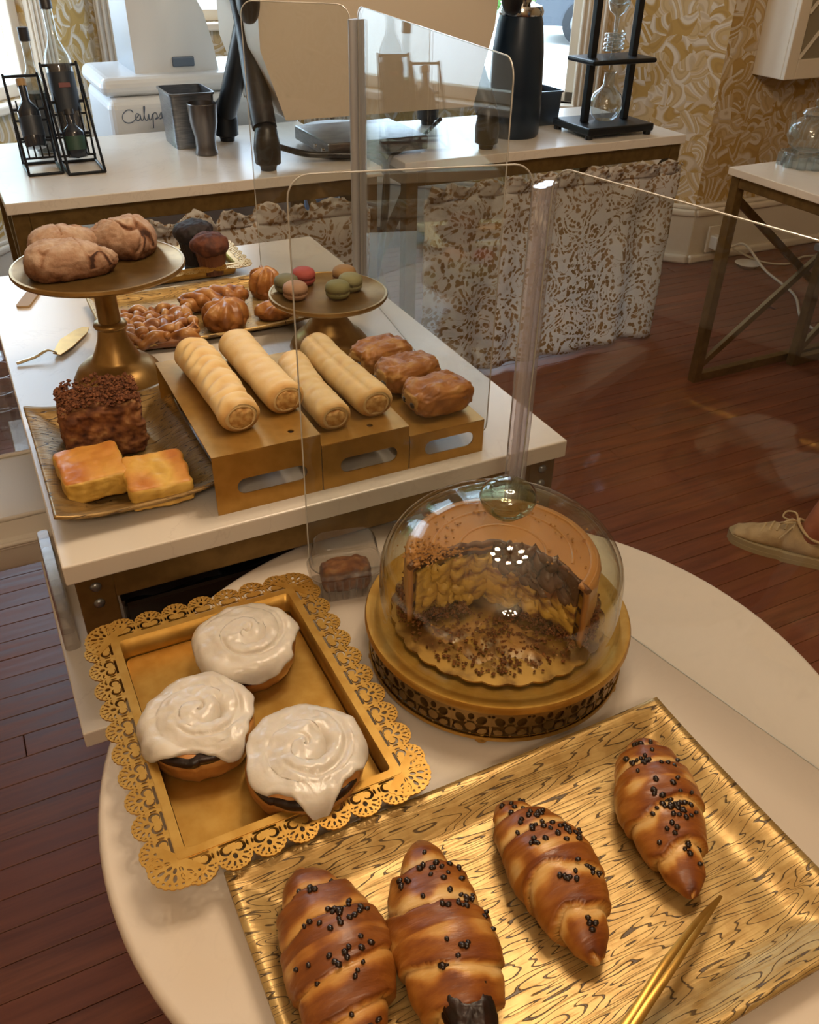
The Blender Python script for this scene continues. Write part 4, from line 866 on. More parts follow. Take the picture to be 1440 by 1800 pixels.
# ---------------------------------------------------------------- croissants
CHIP = None
def chip_mesh():
    bm = bmesh.new(); bmesh.ops.create_icosphere(bm, subdivisions=1, radius=1)
    for v in bm.verts: v.co = Vector((v.co.x*.0032, v.co.y*.0026, v.co.z*.0020))
    me = bm_mesh('chocolate_chip', bm, True); me.materials.append(CHOC); return me
CHIP = chip_mesh()
def croissant(label, p0, p1, R, mat, seed, bands, peak, slant, chips, zt=.6745, torn=False, flat=.86):
    random.seed(seed); a = Vector((p0[0], p0[1], 0)); b = Vector((p1[0], p1[1], 0)); d = b-a; Lc = d.length; ang = math.atan2(d.y, d.x)
    t = thing('croissant', label, 'croissant', (a.x, a.y, zt), ang, 'chocolate croissants on the bark tray'); nt, na = 130, 64
    jit = [random.uniform(-.3, .3) for _ in range(20)]
    def surf(q, th):
        # q 0..1 along, th around; outer wraps sit on top of the ones nearer the tips
        side = 1 if q > peak else -1; s_ = abs(q-peak)/(1-peak if side > 0 else peak)
        s2 = s_+slant*sin(th+seed*1.9)*(1-s_)*side+.07*nz(th*1.1, side*2, seed, 1.)+.02*sin(2*th+seed*1.3)+.015*nz(th*5, side*2, seed, 1.)
        x = max(s2, 0)*bands/2+.30; k = floor(x); f = x-k
        env = lambda z: max(0., 1-z**1.6)**.86*.94+.06*(z < 1)
        smooth_r = env(min(s_, 1)); kk = min(max((k+.25-.30)*2/bands, 0), 1); stair = env(kk)
        lip = math.exp(-((f-.93)/.09)**2)
        r = R*(.50*smooth_r+.50*min(stair, smooth_r*1.3+.04))*(1+.05*sin(pi*min(f*1.1, 1))+.035*lip+.06*jit[k % 20])
        r -= R*.06*math.exp(-(f/.05)**2)*min(1, (1-s_)*4)
        r *= 1+.075*nz(q*6, cos(th)*1.4, sin(th)*1.4, 1., seed)+.02*nz(q*34, cos(th)*2, sin(th)*2, 1., seed)
        r += R*.10*(1-min(s_*1.02, 1))**0*0
        up = .5+.5*sin(th); fl = .30+.22*nz(th*2, k, seed, 1.)
        rise = min(1, max(0, (f-fl*.5)/max(fl, .05))); rise = rise*rise*(3-2*rise)
        bake = .10+rise*(.22+.42*up**1.3)+.06*lip+.13*nz(q*10, th*1.6, seed, 1.)
        bake += .25*max(0, s_-.72)*2-.12*max(0, .35-up)
        y = r*cos(th)*1.06; z = r*sin(th)*flat
        return y, z, bake, r
    V = []; F = []; B = []
    zc = lambda q: R*flat*.80*(.55+.45*max(0., 1-abs(q-peak)/(1-peak if q > peak else peak))**.5)
    bend = lambda q: .006*sin(pi*q)*(1 if seed % 2 else -1)
    for i in range(nt+1):
        q = i/nt; q = .5-.5*cos(pi*q) if False else q
        for j in range(na):
            th = 2*pi*j/na; y, z, bk, r = surf(q, th); z = z+zc(q)
            if z < .0: z *= .08
            V.append((q*Lc, y+bend(q), z)); B.append(bk)
    for i in range(nt):
        for j in range(na): F.append((i*na+j, i*na+(j+1) % na, (i+1)*na+(j+1) % na, (i+1)*na+j))
    F.append(tuple(range(na))[::-1]); F.append(tuple(nt*na+j for j in range(na)))
    mk('crust', V, F, mat, t, attr=('bake', B))
    k = 0
    for (cq, cth, n, sq, sth) in chips:
        for _ in range(n):
            q = min(max(random.gauss(cq, sq), .04), .96); th = random.gauss(radians(cth), sth); th = min(max(th, .25), pi-.25)
            y, z, bk, r = surf(q, th); nrm = Vector((0, cos(th), sin(th))); p = Vector((q*Lc, y+bend(q), z+zc(q)))+nrm*.0006
            o = obj('chocolate_chip', CHIP, None, t, p); o.rotation_euler = (th-pi/2, random.uniform(-.3, .3), random.uniform(0, 3)); s = random.uniform(.7, 1.15); o.scale = (s, s, s)
    if torn:
        y, z, bk, r = surf(.86, pi/2)
        supell('chocolate_filling', (.026, .019, .012), .8, .8, lambda p: .003*fz(p.x, p.y, p.z, 90., seed), CHOCF, t, (.84*Lc, -.002, zc(.84)+z*.72), (0, .25, 0), 48, 30)
    return t
# chips: (position along, angle around the loaf in degrees with 90 on top, count, spread along, spread around)
croissant('darkest croissant, nearest the lower left, with few chocolate chips', (.117, .417), (.103, .250), .0385, CROI2, 1, 6.0, .52, .10, [(.22, 95, 7, .02, .3), (.43, 80, 22, .035, .35), (.63, 90, 15, .04, .35), (.85, 80, 4, .03, .3)])
croissant('croissant with torn pale crust and dark filling showing at its lower end', (.219, .397), (.180, .222), .0375, CROI, 2, 5.4, .55, .13, [(.25, 85, 20, .05, .45), (.47, 60, 15, .05, .35), (.66, 85, 8, .025, .4)], torn=True)
croissant('croissant with a slanted glossy band and chocolate chips, third from the left', (.303, .401), (.296, .243), .0345, CROI, 3, 5.6, .50, .16, [(.10, 100, 7, .03, .5), (.27, 85, 17, .04, .4), (.42, 70, 22, .035, .4), (.63, 80, 15, .025, .4), (.86, 80, 4, .03, .3)])
croissant('croissant at the far right of the tray with a thick chip cluster', (.464, .404), (.397, .254), .0355, CROI, 4, 5.4, .45, .12, [(.14, 80, 7, .03, .4), (.30, 100, 20, .04, .5), (.58, 85, 40, .06, .35), (.80, 70, 8, .04, .5)])
t = tag(mk('pastry_tongs', [], [], GOLD), 'slim gold serving tongs resting on the bark tray', 'tongs') if False else thing('pastry_tongs', 'slim pointed gold serving tongs resting on the bark tray', 'tongs', (.285, .194, .70))
for sgn in (-1, 1):
    pts = catmull([(-.05, -.02+.004*sgn, .004), (0, .002*sgn, .0035), (.05, .02+.003*sgn, .003), (.10, .039+.002*sgn, -.004), (.138, .053, -.0155)], 8)
    tube('arm', pts, lambda q: .0044*(1-.82*q)+.0006, GOLD, t, 8, flat=.28)
# ---------------------------------------------------------------- iced buns
def bun(label, c, R, H, z0, rz, seed, rb, dent):
    """rb(angle): how far the icing reaches; 1 is the shoulder, more runs down the side"""
    t = thing('iced_bun', label, 'bun', (c[0], c[1], z0), rz, 'iced buns on the lace tray'); na, nr = 96, 40
    def surf(s, a, gk=1.):   # s 0..2 from the crown over the shoulder to the base
        Ra = R*(1+.035*sin(a+seed)+.02*sin(3*a+seed*2)+.045*(((a/(2*pi)+seed*.13) % 1.)-.5))
        if s <= 1: r = Ra*.86*s; z = H*(1-.10*s*s)
        elif s <= 1.35: b = (s-1)/.35*pi/2; r = Ra*(.86+.14*sin(b)); z = H*(.90-.28*(1-cos(b)))
        else: q = (s-1.35)/.65; r = Ra*(1-.02*q-.10*q*q*q); z = H*.62*(1-q)
        ph = (r/R*2.4-a/(2*pi)+seed*.3) % 1.; g = math.exp(-(min(ph, 1-ph)/.085)**2)*(1 if s < 1.4 else .55 if s < 1.6 else .15)
        z -= .006*gk*g*(1 if s < 1.1 else .25); r -= .004*gk*g*(1 if s >= 1.1 else 0)
        if s < 1: da = (a-dent+pi) % (2*pi)-pi; z -= .014*math.exp(-((r/R-.36-.05*da)/.085)**2-(da/.75)**2)
        return r, z, g
    V = []; F = []; B = []
    for j in range(nr+1):
        s = 2*j/nr
        for i in range(na):
            a = 2*pi*i/na; r, z, g = surf(s, a); r += .0012*nz(cos(a)*5, sin(a)*5, s*3, 1., seed)
            V.append((r*cos(a), r*sin(a), max(z, 0))); B.append(max(0, (.62 if s < 1.5 else .45+.3*(s-1.5))-.66*g+.12*nz(cos(a)*3, sin(a)*3, s*3, 1., seed)))
    for j in range(nr):
        for i in range(na): F.append((j*na+i, (j+1)*na+i, (j+1)*na+(i+1) % na, j*na+(i+1) % na))
    mk('dough', V, F, BUN, t, attr=('bake', B))
    # dark spiced filling peeping out of the seam
    pts = []
    for k in range(60):
        a = radians(-110)+(k/59-.5)*2.5; r, z, g = surf(1.24, a); pts.append((r*cos(a)*.965, r*sin(a)*.965, z-.001+.002*sin(a*3)+.002*nz(a*4, 0, seed, 1.)))
    tube('cinnamon_seam', pts, lambda q: .0056*sin(pi*min(max(q, .02), .98))**.6, CHOCF, t, 8)
    # icing
    V = []; F = []; mr = 46
    for j in range(mr+1):
        q = j/mr
        for i in range(na):
            a = 2*pi*i/na; lim = rb(a)+.03*sin(5*a+seed)+.07*nz(cos(a)*3, sin(a)*3, seed, 1.6)
            s = lim*q; r, z, g = surf(min(s, 1.97), a, .08)
            r1, z1, _ = surf(min(s+.04, 2), a, .08); tx, tz = r1-r, z1-z; l = sqrt(tx*tx+tz*tz)+1e-9; nx_, nz_ = -tz/l, tx/l
            if nz_ < 0 and s < 1.2: nx_, nz_ = -nx_, -nz_
            if nx_ < 0 and s > 1.2: nx_, nz_ = -nx_, -nz_
            sw = (s*1.25-a/(2*pi)+dent/(2*pi)) % 1.; dip = math.exp(-(min(sw, 1-sw)/.06)**2)*(.5+.5*cos(a-dent))**1.5*max(0, 1-abs(s-.45)*1.5)
            th = (.0058+.0042*nz(r*cos(a), r*sin(a), seed, 30.)+.0016*nz(r*cos(a), r*sin(a), seed+3, 75.)-.0022*abs(nz(r*cos(a), r*sin(a), seed+7, 48.))+.0007*nz(r*cos(a), r*sin(a), seed+3, 170.)+.0015*(1-q)+.0010*math.exp(-((q-.93)/.05)**2))-.011*dip
            th = max(th, .0016)
            edge = min(1., (1-q)/.05); th = -.0015+(th+.0015)*sqrt(max(0., 1-(1-edge)**2))
            V.append(((r+nx_*th)*cos(a), (r+nx_*th)*sin(a), z+nz_*th))
    for j in range(mr):
        for i in range(na): F.append((j*na+i, (j+1)*na+i, (j+1)*na+(i+1) % na, j*na+(i+1) % na))
    mk('icing', V, F, ICING, t)
    return t
def drip(base, *ds):   # ds: (angle deg, reach, width)
    def f(a):
        v = base
        for ad, rch, w in ds:
            d = (a-radians(ad)+pi) % (2*pi)-pi; v += rch*math.exp(-(d/w)**2)
        return v
    return f
# angles in the room frame; the camera sees the buns from about -115 degrees
bun('iced bun at the far end of the lace tray, fully covered in icing', (.156, .680), .0515, .042, .6765, 0, 1.0, drip(1.32, (-150, .25, .5), (60, .2, .9), (-95, .22, .35), (-30, -.12, .35)), radians(-60))
bun('iced bun at the left with a dark gap in its icing', (.083, .594), .0515, .043, .6765, 0, 2.3, drip(1.15, (-175, .55, .40), (-72, .28, .22), (60, .25, 1.), (-110, -.12, .3)), radians(-40))
bun('iced bun nearest the corner with a long icing drip down its front', (.158, .509), .0540, .045, .6765, 0, 3.1, drip(1.12, (-98, .50, .20), (60, .2, 1.0), (-25, .22, .3), (-150, .05, .3)), radians(-30))
PASTE2 = M('pale_pastry_lip', '#DDBE86', .6)
# ---------------------------------------------------------------- pale pastry rolls on the risers
def roll(label, p0, p1, R, z0, seed, ribs, slit=False):
    a = Vector((p0[0], p0[1], 0)); d = Vector((p1[0], p1[1], 0))-a; Lr = d.length
    t = thing('pastry_roll', label, 'pastry', (a.x, a.y, z0), math.atan2(d.y, d.x), 'pale rolls on the gold risers'); nt, na = 120, 48; V = []; F = []; B = []
    for i in range(nt+1):
        q = i/nt; e = min(q, 1-q)*Lr
        cap = sqrt(max(0, 1-max(0, 1-e/.010)**2))*.25+.75
        for j in range(na):
            th = 2*pi*j/na; up = sin(th)
            w = ribs*(.035*sin(q*58+3*nz(q*7, th, seed, 1.)+cos(th)*1.3)+.05*nz(q*16, cos(th)*1.2, sin(th)*1.2, 1., seed))*max(0, up+.3)
            r = R*cap*(1+w+.05*nz(q*5, cos(th), sin(th), 1.2, seed)+.03*sin(q*5+seed))
            if slit: r *= 1-.16*math.exp(-((th-pi*.62)/.16)**2)*(1 if .03 < q < .97 else .3)
            y = r*1.05*cos(th); z = r*.88*sin(th)+R*.80
            if z < 0: z *= .06
            V.append((q*Lr, y+.004*sin(q*3+seed), z)); B.append(.62+.22*nz(q*12, th*1.5, seed, 1.)+w*1.6-.25*max(0, .2-up)*.8-.35*max(0, 1-e/.012))
    for i in range(nt):
        for j in range(na): F.append((i*na+j, i*na+(j+1) % na, (i+1)*na+(j+1) % na, (i+1)*na+j))
    mk('dough', V, F, PASTE, t, attr=('bake', B))
    for q, sg in ((0, -1), (1, 1)):
        supell('open_end', (.004, R*.62, R*.50), .8, .9, lambda p: .002*fz(p.x, p.y, p.z, 150., seed), bpy.data.materials.get('pastry_end') or M('pastry_end', '#B07E40', .6, 0, '#D0A868', 150), t, ((Lr if q else 0)-sg*.001, .004*sin(q*3+seed), R*.76), nu=28, nv=16)
        tube('end_lip', [((Lr if q else 0)-sg*.003, R*.70*cos(a)+.004*sin(q*3+seed), R*.78+R*.60*sin(a)) for a in [2*pi*k/24 for k in range(24)]], R*.13, PASTE2, t, 6, True)
    return t
roll('ribbed pale roll on the left of the tallest riser', (.224, 1.105), (.237, .900), .0245, .8305, 1, 1.6)
roll('smooth pale roll on the right of the tallest riser', (.287, 1.115), (.303, .922), .0235, .8305, 2, .35)
roll('slim pale roll on the left of the middle riser', (.353, 1.060), (.349, .885), .0210, .8145, 3, .55)
roll('pale roll with a long crease on the right of the middle riser', (.404, 1.095), (.405, .895), .0235, .8145, 4, .5, True)
def pain(label, c, s, z0, rz, seed):
    t = thing('chocolate_pastry', label, 'pastry', (c[0], c[1], z0), rz, 'brown pastries on the lowest riser')
    def disp(p): return .0035*fz(p.x, p.y, p.z, 48., seed, 5)+.0016*nz(p.x*.4, p.y, p.z, 240., seed)
    def bake(p, n): return .62+.4*nz(p.x, p.y, p.z, 60., seed)-.1*(1-abs(n.z))+(.45 if abs(p.x) > s[0]*.96 else 0)
    supell('crust', s, .68, .5, disp, PAIN, t, (0, 0, s[2]*.97), nu=96, nv=56, attr=bake)
    for sx in (-1, 1):
        for y in (-.3, .3): supell('chocolate_stick', (.003, .005, .004), .9, .9, None, CHOC, t, (sx*s[0]*.985, y*s[1], s[2]*.85), nu=16, nv=10)
pain('brown laminated pastry at the back of the lowest riser', (.488, 1.055), (.043, .031, .021), .799, radians(8), 1.)
pain('brown laminated pastry in the middle of the lowest riser', (.496, .985), (.045, .032, .022), .799, radians(5), 2.)
pain('brown laminated pastry at the front of the lowest riser', (.503, .910), (.044, .033, .022), .799, radians(3), 3.)
COFF2 = M('streusel_crumb', '#7A4A2C', .9, 0, '#5A321C', 120)
# ---------------------------------------------------------------- plate of cakes
t = thing('crumb_coffee_cake', 'tall block of dark crumb-topped coffee cake on the gold plate', 'cake', (.094, 1.070, .756), radians(-4))
lumpbox('cake_block', (.050, .038, .036), .010, lambda p, n: .0035*fz(p.x, p.y, p.z, 60., 1., 5)+.0018*nz(p.x, p.y, p.z, 230.), COFF, t, (0, 0, .036), cuts=40, attr=lambda p, n: .42+.45*nz(p.x, p.y, p.z, 110.)+.35*fz(p.x, p.y, p.z, 60.))
random.seed(21); V = []; F = []
for i in range(900):
    x = random.uniform(-.05, .05); y = random.uniform(-.038, .038); crumb_at(V, F, x, y, .074+.007*fz(x, y, 0, 40., 2.)+.006*(1-(x/.05)**2)+random.uniform(-.003, .004), random.uniform(.0014, .0038))
o = mk('streusel', V, F, COFF2, t, smooth=False); o['kind'] = 'stuff'
def corn(label, c, s, rz, seed, tilt=(0, 0)):
    tag(lumpbox('custard_square', s, .006, lambda p, n: .0022*fz(p.x, p.y, p.z, 55., seed), CORN, None, c, (tilt[0], tilt[1], rz), 28, attr=lambda p, n: (.70+.32*nz(p.x, p.y, 0, 26., seed)-(.42*math.exp(-((p.x-.006)/.012)**2) if seed > 1.5 else 0) if n.z > .55 else .28+.2*nz(p.x, p.y, p.z, 90., seed))), label, 'cake square', 'golden squares on the gold plate')
corn('golden custard square at the left front of the plate', (.062, .975, .7765), (.038, .042, .016), radians(2), 1.)
corn('golden custard square with a pale streak at the right front of the plate', (.130, .926, .7765), (.037, .041, .0155), radians(-3), 2.)
# ---------------------------------------------------------------- scones, macarons
ZS = .9335
def scone(label, c, s, rz, seed):
    def crack(p): return (ridge(p.x, p.y*.6, p.z*.3, 30., seed, .035)*max(0, min(1, 2.5*nz(p.x, p.y, 0, 22., seed+4)+.5)) if p.z > -.003 else 0)
    def disp(p): return .0030*fz(p.x, p.y, p.z, 38., seed)+.0012*nz(p.x, p.y, p.z, 190., seed)-.0055*crack(p)
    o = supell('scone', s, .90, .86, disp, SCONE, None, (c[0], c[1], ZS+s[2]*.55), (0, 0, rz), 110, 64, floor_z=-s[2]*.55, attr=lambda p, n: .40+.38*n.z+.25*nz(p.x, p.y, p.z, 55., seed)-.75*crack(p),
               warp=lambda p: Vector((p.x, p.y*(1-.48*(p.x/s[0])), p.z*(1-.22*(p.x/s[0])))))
    tag(o, label, 'scone', 'scones on the tall stand')
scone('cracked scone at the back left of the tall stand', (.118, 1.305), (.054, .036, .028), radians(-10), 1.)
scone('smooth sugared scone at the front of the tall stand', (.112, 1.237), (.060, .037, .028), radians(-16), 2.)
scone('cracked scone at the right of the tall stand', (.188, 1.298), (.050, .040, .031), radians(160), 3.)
ZM = .8455
def macaron(label, c, col, fill, seed):
    m1 = M('macaron_'+col[1:], col, .7, 0, bump=.15, bs=400); m2 = M('macaron_fill_'+fill[1:], fill, .8)
    t = thing('macaron', label, 'macaron', (c[0], c[1], ZM), 0, 'macarons on the low stand'); R = .0192
    def ruff(a, j, r): return r*(1+.03*sin(a*23+seed)+.02*sin(a*41)) if j in (1, 2, 3) else r
    lathe('lower_shell', [(0, 0), (R*.8, .0005), (R*.97, .004), (R*.99, .0065), (R*.96, .0085), (0, .0085)], m1, t, seg=56)
    lathe('filling', [(0, .0080), (R*.95, .0082), (R*.98, .0105), (R*.95, .0125), (0, .013)], m2, t, seg=56, rfn=ruff)
    lathe('upper_shell', [(0, .0122), (R*1.0, .0122), (R*1.02, .0142), (R, .0165), (R*.92, .0205), (R*.7, .0235), (R*.35, .0250), (0, .0254)], m1, t, seg=56, rfn=lambda a, j, r: r*(1+.015*sin(a*27)) if j in (1, 2) else r, sh=60)
from_px = None
macaron('dark green macaron at the left edge of the low stand', (.428, 1.283), '#6E6A4C', '#5A5440', 1)
macaron('red pink macaron at the back of the low stand', (.464, 1.303), '#A84A44', '#7E3430', 2)
macaron('pinkish beige macaron in front of the red one', (.430, 1.248), '#A98468', '#8A6448', 3)
macaron('tan macaron at the back right of the low stand', (.528, 1.285), '#A07C50', '#6A4630', 4)
macaron('pale green macaron at the right of the low stand', (.523, 1.248), '#8E8A62', '#6E6848', 5)
macaron('olive green macaron at the front of the low stand', (.492, 1.226), '#7E7C52', '#6A6444', 6)
# ---------------------------------------------------------------- pastries on the long tray
ZL = .7545
t = thing('lattice_pastry', 'large woven lattice pastry on the long tray', 'pastry', (.232, 1.400, ZL), radians(-8)); random.seed(9)
supell('base', (.066, .062, .010), .5, .3, lambda p: .002*fz(p.x, p.y, p.z, 60.), LATT, t, (0, 0, .010), nu=64, nv=20, attr=lambda p, n: .3+.3*nz(p.x, p.y, p.z, 60.))
def twist_strand(name, pts, r, parent, seed, amt=.32):
    P = catmull(pts, 10); me = tube_mesh(name, P, lambda q: r*(1-.25*abs(2*q-1)**3), 14); at = []
    for v in me.vertices:
        n = nz(v.co.x, v.co.y, v.co.z, 70., seed); v.co += Vector((0, 0, 1))*0; v.co += v.normal*(r*amt*n); at.append(.5+.5*n+.25*v.normal.z)
    a = me.attributes.new('bake', 'FLOAT', 'POINT'); a.data.foreach_set('value', at); return obj(name, me, LATT, parent)
for k in range(6):
    y = -.055+.022*k
    twist_strand('strand', [(-.066+.022*i, y+.005*sin(i*2.+k), .020+.006*(1 if (i+k) % 2 else -1)) for i in range(7)], .0088, t, k, .45)
for k in range(7):
    x = -.060+.020*k
    twist_strand('strand', [(x+.004*sin(i+k), -.06+.024*i, .020+.006*(-1 if (i+k) % 2 else 1)) for i in range(6)], .0082, t, k+9, .45)
def twist(label, c, ln, R, rz, seed, turns=3.):
    t = thing('twisted_pastry', label, 'pastry', (c[0], c[1], ZL), rz)
    for h in range(3):
        pts = [(-ln/2+ln*i/18, R*.75*cos(turns*2*pi*i/18*.5+h*2.1)*sin(pi*(i+.8)/19.6)**.5, R*.95+R*.45*sin(turns*2*pi*i/18*.5+h*2.1)*sin(pi*(i+.8)/19.6)**.5) for i in range(19)]
        twist_strand('strand', pts, R*.62, t, seed+h)
twist('twisted brown pastry at the back of the long tray', (.357, 1.480), .115, .020, radians(3), 3)
def puffp(label, c, s, rz, seed, mat=LATT, name='puff_pastry'):
    def disp(p): a = math.atan2(p.y, p.x); rr_ = sqrt(p.x**2+p.y**2)/s[0]; return (.004*sin(a*7+4*rr_+seed)*rr_+.003*fz(p.x, p.y, p.z, 45., seed)) if p.z > -.2*s[2] else 0
    tag(supell(name, s, .85, .95, disp, mat, None, (c[0], c[1], ZL+s[2]*.6), (0, 0, rz), 80, 48, floor_z=-s[2]*.6, attr=lambda p, n: .45+.28*n.z+.35*nz(p.x, p.y, p.z, 60., seed)), label, 'pastry')
puffp('round golden puff pastry at the front of the long tray', (.352, 1.392), (.037, .034, .030), .4, 1., LATT)
puffp('tall brown pastry at the right end of the long tray', (.460, 1.505), (.026, .030, .033), .2, 2., LATT, 'rolled_pastry')
puffp('flat golden pastry partly hidden behind the macaron stand', (.450, 1.405), (.040, .026, .018), .2, 3., LATT, 'flat_pastry')
def muffin(label, c, R, h, top, wrap, seed):
    t = thing('muffin', label, 'muffin', (c[0], c[1], .7565), 0, 'muffins on the mirrored lace tray')
    lathe('paper_case', [(0, 0), (R*.72, 0), (R*1.0, h*.66), (R*.98, h*.66), (0, h*.5)], wrap, t, seg=72, rfn=lambda a, j, r: r*(1+.025*sin(a*24)) if j in (1, 2) else r)
    supell('crown', (R*1.18, R*1.18, h*.30), .85, 1., lambda p: .004*fz(p.x, p.y, p.z, 48., seed), top, t, (0, 0, h*.76), nu=64, nv=40)
muffin('chocolate brown muffin in front on the mirrored tray', (.404, 1.655), .030, .072, MUFF, WRAP, 1.)
muffin('very dark muffin behind the brown one', (.392, 1.728), .032, .078, MUFD, M('dark_paper', '#241A16', .7), 2.)
# ---------------------------------------------------------------- servers on the display table
t = thing('cake_server', 'gold cake server with thin handle lying left of the tall stand', 'cake server', (.018, 1.392, .752))
blade = [(.052, .006), (.062, -.006), (.085, .020), (.116, .068), (.122, .088), (.112, .094), (.098, .085), (.070, .055)]
obj('blade', flat_mesh('blade', [[(x, y) for x, y in blade]], .0015), GOLD, t, (0, 0, .003)); tube('handle', catmull([(.058, .004, .004), (.045, .002, .012), (.025, -.002, .006), (-.004, -.006, .002)], 8), lambda q: .0028+.0015*q, M('champagne_metal', '#CFC0A0', .25, .8), t, 8, flat=.5)
o = obj('wooden_spatula', flat_mesh('wooden_spatula', [rrect(-.012, -.06, .012, .06, .006, 4)], .004), WOODS, None, (.072, 1.685, .7505), (0, 0, radians(-22))); tag(o, 'pale wooden spatula peeking out behind the tall stand', 'spatula')
# ---------------------------------------------------------------- person standing at the right: only one foot is in the picture
t = thing('person', 'person in a cream suede lace-up shoe with a bare ankle at the right edge', 'person', (1.60, 1.275, 0))
ax = Vector((.155, -.222, 0)).normalized(); sh_ang = math.atan2(ax.y, ax.x)
sh = bpy.data.objects.new('shoe', None); COL.objects.link(sh); sh.parent = t; sh.rotation_euler = (0, 0, sh_ang); sh['label'] = 'cream suede lace-up shoe'
Ls = .275; nt, na = 60, 40
def foot_w(q): return (.040*sin(pi*min(q*1.25+.10, 1))**.55 if q < .5 else .040-.010*sin(pi*(q-.5)/.7)**2)*(1 if q < .93 else sqrt(max(0.02, 1-((q-.93)/.07)**2)))*(1 if q > .05 else sqrt(max(.02, 1-((.05-q)/.05)**2)))
def foot_h(q):
    pts = [(0, .020), (.06, .040), (.2, .056), (.38, .078), (.52, .096), (.62, .088), (.75, .078), (.9, .084), (1, .078)]
    for (a, b), (c, d) in zip(pts, pts[1:]):
        if a <= q <= c: k = (q-a)/(c-a); k = k*k*(3-2*k); return b+(d-b)*k
    return .07
V = []; F = []
for i in range(nt+1):
    q = i/nt; w = foot_w(q); h_ = foot_h(q)
    for j in range(na):
        th = 2*pi*j/na; y = w*sgp(cos(th), .75); z = .018+(h_-.018)*(.5+.5*sgp(sin(th), .9)); 
        if z > .03: y *= 1-.38*((z-.03)/max(h_-.03, .01))**1.5
        V.append((q*Ls, y, z))
for i in range(nt):
    for j in range(na): F.append((i*na+j, i*na+(j+1) % na, (i+1)*na+(j+1) % na, (i+1)*na+j))
F.append(tuple(range(na))[::-1]); F.append(tuple(nt*na+j for j in range(na)))
mk('upper', V, F, SHOEU, sh)
so = [(q*Ls, 1.10*foot_w(q)) for q in [i/40 for i in range(41)]]; so = [(x-.004 if i == 0 else x, y) for i, (x, y) in enumerate(so)]
for z0_, z1_, k, m_ in ((.0, .012, 1.02, SHOES), (.012, .026, 1.0, SHOES)):
    o = obj('sole', flat_mesh('sole', [[(x, y*k) for x, y in so]+[(x, -y*k) for x, y in so[::-1]]], z1_-z0_), m_, sh, (0, 0, z0_))
tube('collar', [(.205+.055*cos(a), .030*sin(a), .088+.012*cos(2*a)-.006*cos(a)) for a in [2*pi*k/40 for k in range(40)]], .004, LACE, sh, 8, True)
for k in range(5): x = .075+.017*k; z = foot_h(x/Ls)+.003; tube('shoe_lace', catmull([(x, -.022, z-.010), (x+.004, 0, z+.002), (x+.008, .022, z-.010)], 5), .0024, LACE, sh, 6)
for sy in (-1, 1): tube('shoe_lace', catmull([(.15, 0, .098), (.14, .018*sy, .112), (.118, .028*sy, .104), (.115, .016*sy, .092), (.15, 0, .098)], 6), .0024, LACE, sh, 6); tube('shoe_lace', catmull([(.15, 0, .098), (.135, .03*sy, .085), (.12, .042*sy, .062)], 6), .0022, LACE, sh, 6)
# body: one continuous figure grown from a skeleton
anchor = Vector((1.60, 1.275, 0)); heel = ax*.19
ank = heel+Vector((0, 0, .085)); knee = heel+Vector((.10, -.06, .46)); hip = heel+Vector((.12, -.12, .88)); 
side = Vector((.95, -.3, 0)).normalized()   # towards the person's other leg
hip2 = hip+side*.18; knee2 = hip2+Vector((.06, -.04, -.41)); ank2 = knee2+Vector((.12, -.02, -.38)); toe2 = ank2+Vector((-.11, .10, -.055))
pel = (hip+hip2)/2+Vector((0, 0, .06)); chest = pel+Vector((.0, 0, .38)); neck = chest+Vector((0, 0, .17)); head = neck+Vector((-.02, .01, .13)); crown = head+Vector((0, 0, .10))
s1 = chest-side*.17+Vector((0, 0, .10)); s2 = chest+side*.17+Vector((0, 0, .10)); e1 = s1-side*.05+Vector((0, 0, -.28)); e2 = s2+side*.05+Vector((0, 0, -.28)); w1 = e1+Vector((-.08, .06, -.22)); w2 = e2+Vector((-.08, .06, -.22)); h1 = w1+Vector((-.03, .02, -.09)); h2 = w2+Vector((-.03, .02, -.09))
heelp = heel+Vector((0, 0, .05))
verts = [pel, chest, neck, head, crown, hip, knee, ank, heelp, hip2, knee2, ank2, toe2, s1, e1, w1, h1, s2, e2, w2, h2, (knee+ank)/2+Vector((.02, -.02, .06)), (knee2+ank2)/2+Vector((.02, -.02, .06))]
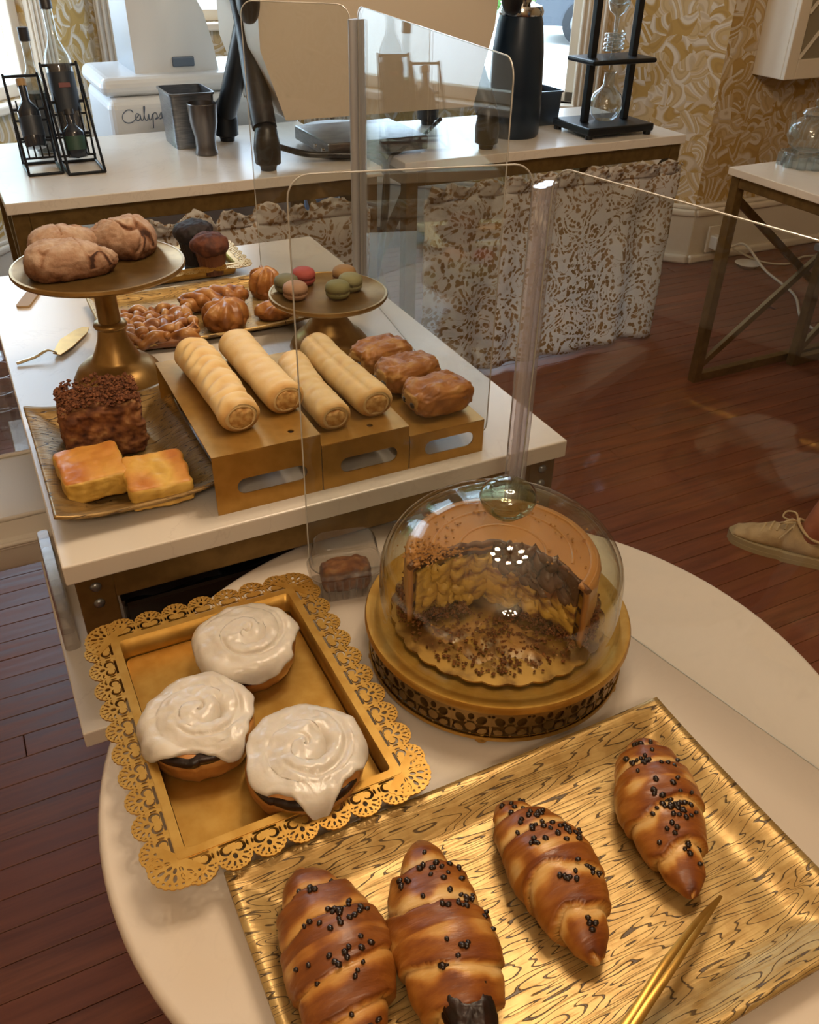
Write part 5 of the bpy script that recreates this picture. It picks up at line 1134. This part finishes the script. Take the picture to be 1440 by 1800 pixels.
edges = [(0, 1), (1, 2), (2, 3), (3, 4), (0, 5), (5, 6), (6, 21), (21, 7), (7, 8), (0, 9), (9, 10), (10, 22), (22, 11), (11, 12), (1, 13), (13, 14), (14, 15), (15, 16), (1, 17), (17, 18), (18, 19), (19, 20)]
rad = [.15, .14, .055, .09, .07, .095, .058, .034, .032, .095, .058, .034, .036, .055, .04, .028, .03, .055, .04, .028, .03, .05, .05]
me = bpy.data.meshes.new('body'); me.from_pydata([tuple(v) for v in verts], edges, []); o = obj('body', me, SKIN, t)
sk = o.modifiers.new('skin', 'SKIN'); 
for v, r_ in zip(me.skin_vertices[0].data if me.skin_vertices else [], rad): v.radius = (r_, r_)
if me.skin_vertices: me.skin_vertices[0].data[0].use_root = True
sk.use_smooth_shade = True; o.modifiers.new('sub', 'SUBSURF').levels = 2; o.modifiers['sub'].render_levels = 2
def cloth(name, pts, radii, mat):
    P = catmull(pts, 6); n = len(P); o = tube(name, P, lambda q: radii[0]+(radii[1]-radii[0])*q if len(radii) == 2 else radii[min(int(q*(len(radii)-1)), len(radii)-2)]+(radii[min(int(q*(len(radii)-1))+1, len(radii)-1)]-radii[min(int(q*(len(radii)-1)), len(radii)-2)])*((q*(len(radii)-1)) % 1 if q < 1 else 1), mat, t, 28); return o
CL = M('navy_cotton', '#27303E', .85); CL2 = M('grey_cotton', '#6E6A66', .85)
cloth('shorts', [hip+Vector((0, 0, .1)), hip, (hip+knee)/2+Vector((0, 0, -.03))], [.12, .105], CL); cloth('shorts', [hip2+Vector((0, 0, .1)), hip2, (hip2+knee2)/2+Vector((0, 0, -.03))], [.12, .105], CL)
cloth('shirt', [pel+Vector((0, 0, -.03)), (pel+chest)/2, chest, chest+Vector((0, 0, .12)), neck+Vector((0, 0, -.01))], [.185, .175, .185, .15, .06], CL2)
for a, b in ((s1, e1), (s2, e2)): cloth('sleeve', [a, a+(b-a)*.4, a+(b-a)*.75], [.075, .062], CL2)
supell('hair', (.105, .105, .115), 1, 1, lambda p: .006*fz(p.x, p.y, p.z, 20.), M('brown_hair', '#2E1E14', .6), t, head+Vector((.025, -.02, .055)), nu=40, nv=28)
